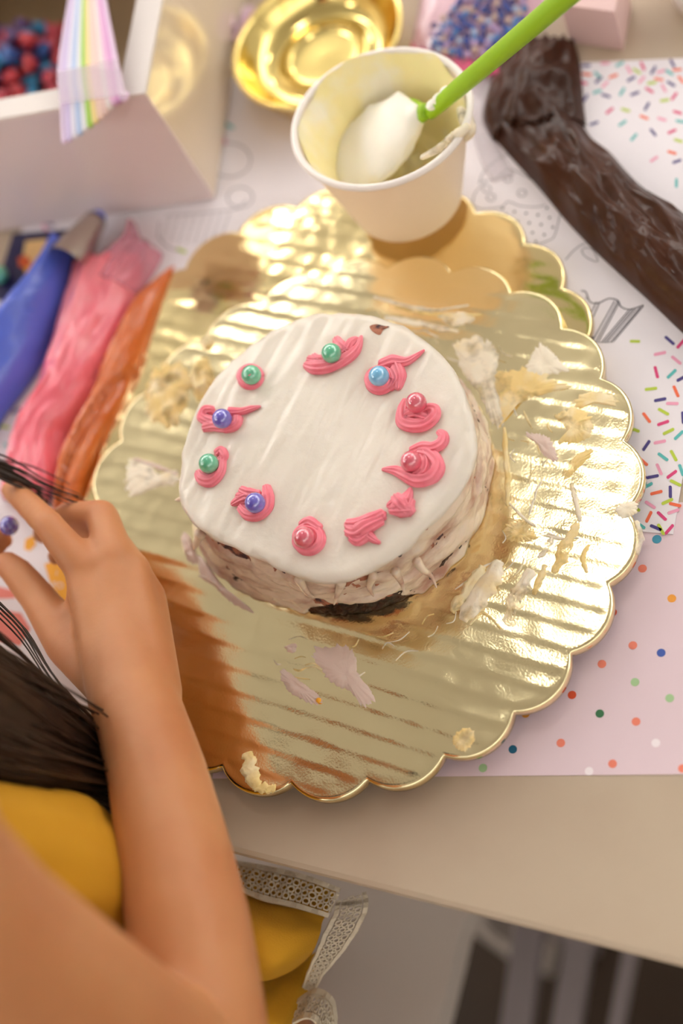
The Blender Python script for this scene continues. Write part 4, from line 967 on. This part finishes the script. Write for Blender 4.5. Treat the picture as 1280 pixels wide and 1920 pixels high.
# palm block: metacarpals
wr_ = [pr_(225, 1310, .064, 62), pr_(285, 1300, .062, 58)]
mc = [pr_(157, 1078, .063, 35), pr_(212, 1056, .060, 37), pr_(250, 1070, .056, 33), pr_(282, 1120, .048, 31)]
for i, (p, r) in enumerate(mc):
    s = wr_[0] if i < 2 else wr_[1]
    B.add(capsule(s[0], p, s[1], r))
B.add(capsule(mc[0][0], mc[1][0], mc[0][1] * .95, mc[1][1] * .95)); B.add(capsule(mc[1][0], mc[2][0], mc[1][1] * .95, mc[2][1] * .95)); B.add(capsule(mc[2][0], mc[3][0], mc[2][1] * .95, mc[3][1]))
B.add(capsule(at(200, 1190, .052), at(255, 1200, .048), 52 * .00026, 52 * .00026))
B.add(capsule(at(256, 1330, .0655), at(222, 1150, .0555), 84 * .000245, 64 * .000255)); B.add(capsule(at(262, 1320, .064), at(262, 1160, .050), 76 * .000245, 52 * .00026))
def finger(lst): a = [pr_(*q_) for q_ in lst]; chain(B, [x[0] for x in a], [x[1] for x in a])
finger([(158, 1068, .064, 37), (93, 986, .070, 29), (47, 940, .060, 25), (22, 919, .051, 21)])            # index
finger([(216, 1048, .060, 39), (191, 967, .056, 31.5), (126, 966, .040, 26), (80, 1000, .030, 21)])            # middle, bent
finger([(250, 1070, .056, 34), (206, 1000, .048, 24), (140, 1020, .036, 21), (104, 1044, .030, 18)])         # ring, curled under
finger([(282, 1120, .048, 29), (240, 1062, .038, 22), (186, 1080, .028, 19), (160, 1104, .026, 16)])          # little, curled under
finger([(215, 1285, .058, 55), (130, 1205, .052, 48), (74, 1125, .050, 35), (36, 1078, .050, 31), (14, 1058, .050, 26)])   # thumb
B.add(capsule(at(150, 1195, .050), at(150, 1110, .058), 34 * .00026, 26 * .00026))   # web of the thumb
# left hand reaching in from outside the frame, holding the candy from the other side
lw = at(-330, 1120, .07); chain(B, [tb(-.33, -.06, .10), tb(-.30, .02, .075), lw, at(-210, 1075, .055)], [.030, .027, .021, .022])
for (a, m1, t1) in (((-170, 1040), (-90, 1000), (6, 1012)), ((-170, 1075), (-110, 1050), (-12, 1046)), ((-190, 1110), (-150, 1110), (-70, 1090)), ((-220, 1030), (-130, 955), (-30, 960))):
    chain(B, [at(*a, .052), at(*m1, .050), at(*t1, .034)], [.0085, .0070, .0056])
chain(B, [tb(-.21, -.055, .262), tb(-.31, -.09, .17), tb(-.33, -.06, .10)], [.033, .031, .030])
# shoulders, neck, head, chest under the dress
sh = arm[0][0]; neck = tb(-.10, -.05, .30); ls = tb(-.21, -.055, .262)
chain(B, [sh, neck + Z * -.03, ls], [.034, .046, .034]); chain(B, [neck, tb(-.11, -.01, .35)], [.032, .032])
hd = tb(-.12, .025, .40)
B.add(sphere(hd, .078, 28, 18, (1, 1, 1.0))); B.add(sphere(hd + EN * .022 - Z * .030, .058, 24, 16))
B.add(capsule(hd + EN * .066 + Z * -.030, hd + EN * .084 + Z * -.042, .009, .010))                                # nose
B.add(capsule(hd + EN * .062 - Z * .062 - ED * .012, hd + EN * .062 - Z * .062 + ED * .012, .008, .008))          # mouth
for s_ in (-1, 1): B.add(sphere(hd + ED * .078 * s_ - Z * .012, .017, 14, 10, (.6, 1, 1.3)))                      # ears
chain(B, [tb(-.10, -.058, .22), tb(-.10, -.072, .10), tb(-.11, -.12, -.12)], [.055, .056, .072])
for s_ in (-1, 1):   # kneeling on the bench
    chain(B, [tb(-.13 + .05 * s_, -.17, -.16), tb(-.13 + .055 * s_, -.09, -.24), tb(-.13 + .06 * s_, -.22, -.262), tb(-.13 + .06 * s_, -.33, -.268)], [.060, .050, .036, .028])
    chain(B, [tb(-.13 + .06 * s_, -.33, -.268), tb(-.13 + .06 * s_, -.37, -.280), tb(-.13 + .06 * s_, -.40, -.33)], [.028, .024, .018])
body = remeshed(B, 'body', MT['skin'], kid, .0020, 9)
for s_ in (-1, 1): MB().add(sphere(hd + EN * .072 + ED * .028 * s_ - Z * .008, .011, 14, 10)).build('eye', MT['pearl_violet'] if False else mat('eye', srgb(60, 40, 30), .2), kid)
# fingernails on index and thumb
for (px, py, z, l_, w_) in ((22, 908, .0515, .0040, .0034),):
    MB().add(sphere(at(px, py, z) + Z * .0010, .004, 14, 8, (l_ / .004, w_ / .004, .25))).build('fingernail', MT['nail'], body)
# held candy
p = at(17, 986, .044); tag(MB().add(sphere(p, .0051, 28, 18)).build('pearl_candy', MT['pearl_violet']), 'purple pearl candy held between the fingers of the hand', 'candy')

# dress: bodice shell, lap and ruffles
D = MB()
chain(D, [tb(-.10, -.055, .22), tb(-.10, -.058, .12), tb(-.10, -.085, 0.0), tb(-.11, -.125, -.12)], [.066, .067, .076, .092])
chain(D, [tb(-.045, -.058, .165), tb(-.048, -.055, .09), tb(-.062, -.078, 0.0), tb(-.078, -.12, -.12)], [.045, .053, .066, .085])
chain(D, [tb(-.16, -.058, .175), tb(-.155, -.055, .09), tb(-.15, -.078, 0.0), tb(-.15, -.12, -.12)], [.045, .053, .066, .085])
chain(D, [tb(-.10, -.080, .20), tb(-.10, -.085, .10), tb(-.10, -.11, -.02), tb(-.10, -.14, -.12)], [.060, .066, .072, .085])
chain(D, [tb(-.10, -.16, -.17), tb(-.10, -.10, -.185)], [.090, .080]); chain(D, [tb(-.19, -.16, -.17), tb(-.19, -.10, -.185)], [.090, .080])
dr = remeshed(D, 'dress', MT['dress'], kid, .005, 12)
_vs = [(v_.co.copy(), v_.normal.copy()) for v_ in dr.data.vertices]
for v_, (c, n_) in zip(dr.data.vertices, _vs):
    v_.co = c + n_ * (.0065 * nz(c.x * 30, c.y * 30, c.z * 8) + .0030 * nz(c.x * 75, c.y * 75, c.z * 20))

def cloth(name, rows, m, parent, nu=40, nv=40, th=.0012, amp=.002, seed=0, sub=None):
    """loft through rows of (px,py,z)"""
    R_ = [catmull([at(*q_) for q_ in r_], nu) for r_ in rows]; cols = [catmull([R_[i][j] for i in range(len(R_))], nv) for j in range(nu)]
    v = [cols[j][i] + Z * (amp * nz(cols[j][i].x * 60, cols[j][i].y * 60, seed)) for i in range(nv) for j in range(nu)]
    o = mesh(name, v, grid_faces(nv, nu, flip=True), m, parent); s_ = o.modifiers.new('s', 'SOLIDIFY'); s_.thickness = th; s_.offset = 0
    return o
cloth('skirt_ruffle', [[(420, 1640, -.050), (480, 1662, -.050), (560, 1682, -.052), (625, 1700, -.056)],
                       [(420, 1690, -.035), (490, 1702, -.034), (560, 1716, -.040), (604, 1726, -.050)],
                       [(420, 1745, -.025), (500, 1750, -.022), (560, 1752, -.030), (598, 1750, -.046)],
                       [(420, 1800, -.030), (500, 1812, -.026), (545, 1800, -.034), (588, 1776, -.050)],
                       [(420, 1830, -.060), (490, 1838, -.060), (540, 1822, -.062), (572, 1800, -.070)]], MT['dress'], kid, seed=2)
cloth('skirt_panel', [[(400, 1800, -.090), (480, 1812, -.086), (560, 1800, -.084), (600, 1780, -.086)],
                      [(400, 1870, -.080), (480, 1875, -.072), (540, 1870, -.076), (585, 1830, -.086)],
                      [(400, 1940, -.080), (470, 1945, -.066), (520, 1940, -.072), (566, 1890, -.088)],
                      [(400, 2020, -.090), (460, 2025, -.076), (500, 2020, -.080), (540, 1960, -.096)]], MT['dress'], kid, seed=8)
def lace(name, A, B, nu, nv, parent, hole=.62, th=.0012, edge=True):
    """openwork band between two edges: every mesh is a small frame with a hole"""
    A = catmull([at(*q_) for q_ in A], nv + 1); B = catmull([at(*q_) for q_ in B], nv + 1); mb = MB()
    def P(u, v_):
        v_ = max(0, min(nv, v_)); i = min(int(v_), nv - 1); t = v_ - i
        return A[i].lerp(A[i + 1], t).lerp(B[i].lerp(B[i + 1], t), u) + Z * (.0012 * math.sin(v_ * 2.1 + u * 3) * .4)
    for r in range(nu):
        off = .5 * (r % 2)
        if edge and r in (0, nu - 1):
            mb.add(([P((r + uu) / nu, i) for i in range(nv + 1) for uu in (0.15, .85)], [(2 * i, 2 * i + 1, 2 * i + 3, 2 * i + 2) for i in range(nv)])); continue
        for k in range(nv):
            c_ = (r + .5, k + .5 + off); m_ = 10
            o_ = []; i_ = []
            for q_ in range(m_):
                a = 2 * math.pi * q_ / m_; cx, cy = math.cos(a), math.sin(a); s = .53 / max(abs(cx), abs(cy)) * (.9 + .1 * abs(cx * cy) * 0)
                o_.append(P(min(1, max(0, (c_[0] + cx * s) / nu)), c_[1] + cy * s)); i_.append(P((c_[0] + cx * hole * .52) / nu, c_[1] + cy * hole * .52))
            mb.add((o_ + i_, [(q_, (q_ + 1) % m_, m_ + (q_ + 1) % m_, m_ + q_) for q_ in range(m_)]))
    o = mb.build(name, MT['lace'], parent, smooth=False); s_ = o.modifiers.new('s', 'SOLIDIFY'); s_.thickness = th; s_.offset = 0
    return o
lace('lace_band', [(440, 1612, -.040), (500, 1622, -.040), (570, 1638, -.042), (640, 1664, -.046)], [(440, 1668, -.034), (490, 1690, -.033), (550, 1704, -.038), (612, 1722, -.046)], 5, 16, kid)
lace('lace_edging', [(688, 1672, -.056), (692, 1700, -.056), (672, 1745, -.058), (640, 1790, -.062), (606, 1830, -.070), (590, 1862, -.080)], [(628, 1690, -.050), (622, 1716, -.048), (604, 1750, -.050), (592, 1782, -.054), (578, 1815, -.062), (566, 1850, -.074)], 5, 20, kid)
lace('lace_cuff', [(560, 1872, -.070), (592, 1852, -.070), (622, 1866, -.072), (632, 1900, -.074), (628, 1950, -.076)], [(548, 1922, -.062), (572, 1912, -.058), (590, 1920, -.058), (596, 1945, -.060), (590, 1980, -.064)], 4, 14, kid)
# plain lining under the lace, the dress cotton showing through its holes
cloth('ruffle_lining', [[(440, 1622, -.052), (520, 1636, -.052), (630, 1670, -.056)], [(440, 1668, -.048), (520, 1694, -.048), (610, 1718, -.056)]], MT['dress'], kid, 20, 8, seed=4)

# hair: cap on the head, locks hanging forward, loose strands by the fingers
hc_ = MB()
vv, ff = sphere(hd - EN * .012 + Z * .008, .088, 40, 26)
keep = []
for q_ in ff:
    c = sum((Vector(vv[i]) for i in q_), Vector()) / len(q_) - hd
    if not (c.dot(EN) > .045 and c.z < .045): keep.append(q_)
hc_.add((vv, keep)); rnd = random.Random(21)
def lock(b, pts, r, spread, cnt, seg=6, taper=.25):
    for k in range(cnt):
        o_ = Vector((rnd.gauss(0, 1), rnd.gauss(0, 1), rnd.gauss(0, 1))) * spread; P = []
        for i, p in enumerate(pts):
            w_ = .5 + .5 * math.sin(math.pi * min(1, (i + .3) / len(pts))); P.append(p + o_ * w_ + Vector((rnd.gauss(0, 1), rnd.gauss(0, 1), rnd.gauss(0, 1))) * spread * .22)
        b.add(tube(P, [r, r, r * .8, r * taper], 26, seg))
h0 = hd + ED * .06 + EN * .02
mass = MB()
for e1, e2, e3, r1 in [((-420, 1150, .27), (-120, 1262, .165), (92, 1375, .088), .017), ((-420, 1190, .27), (-150, 1340, .175), (70, 1425, .096), .018), ((-420, 1110, .26), (-150, 1190, .155), (50, 1318, .086), .014)]:
    chain(mass, [h0 + Z * .03, hd + ED * .085 + EN * .02 - Z * .03, at(*e1), at(*e2), at(*e3), at(235, 1470, .040)], [.03, .03, .026, r1 * 1.15, r1 * .85, .010])
remeshed(mass, 'hair_mass', MT['hair'], kid, .004, 8)
for e1, e2, e3, sp1, cnt in [((-420, 1130, .27), (-130, 1240, .17), (90, 1360, .092), .0100, 150), ((-420, 1180, .27), (-160, 1330, .18), (70, 1420, .102), .0115, 150), ((-420, 1100, .26), (-150, 1180, .16), (40, 1305, .088), .0085, 110), ((-430, 1230, .27), (-170, 1390, .185), (80, 1450, .105), .008, 90)]:
    lock(hc_, [h0 + Z * .05, hd + ED * .085 + EN * .02 - Z * .03, at(*e1), at(*e2), at(*e3), at(240 + rnd.uniform(-10, 10), 1480, .036)], .0007, sp1, cnt, 4, .6)
lock(hc_, [h0 + EN * .05, at(-420, 800, .20), at(-160, 822, .10), at(0, 872, .070), at(70, 908, .058), at(150, 938, .050)], .0007, .0028, 12, 5)
lock(hc_, [h0 + EN * .05, at(-420, 790, .20), at(-150, 815, .10), at(0, 888, .070), at(60, 915, .056), at(92, 944, .046)], .0008, .0018, 8, 5)
lock(hc_, [h0 + EN * .05, at(-400, 780, .20), at(-120, 826, .09), at(0, 862, .066), at(60, 874, .058), at(132, 908, .050)], .0004, .0003, 2, 5)
lock(hc_, [h0 + EN * .03, at(-400, 1050, .24), at(-120, 1060, .12), at(20, 1160, .085), at(90, 1260, .08), at(150, 1330, .075)], .0005, .002, 8, 5)
hc_.build('hair', MT['hair'], kid)
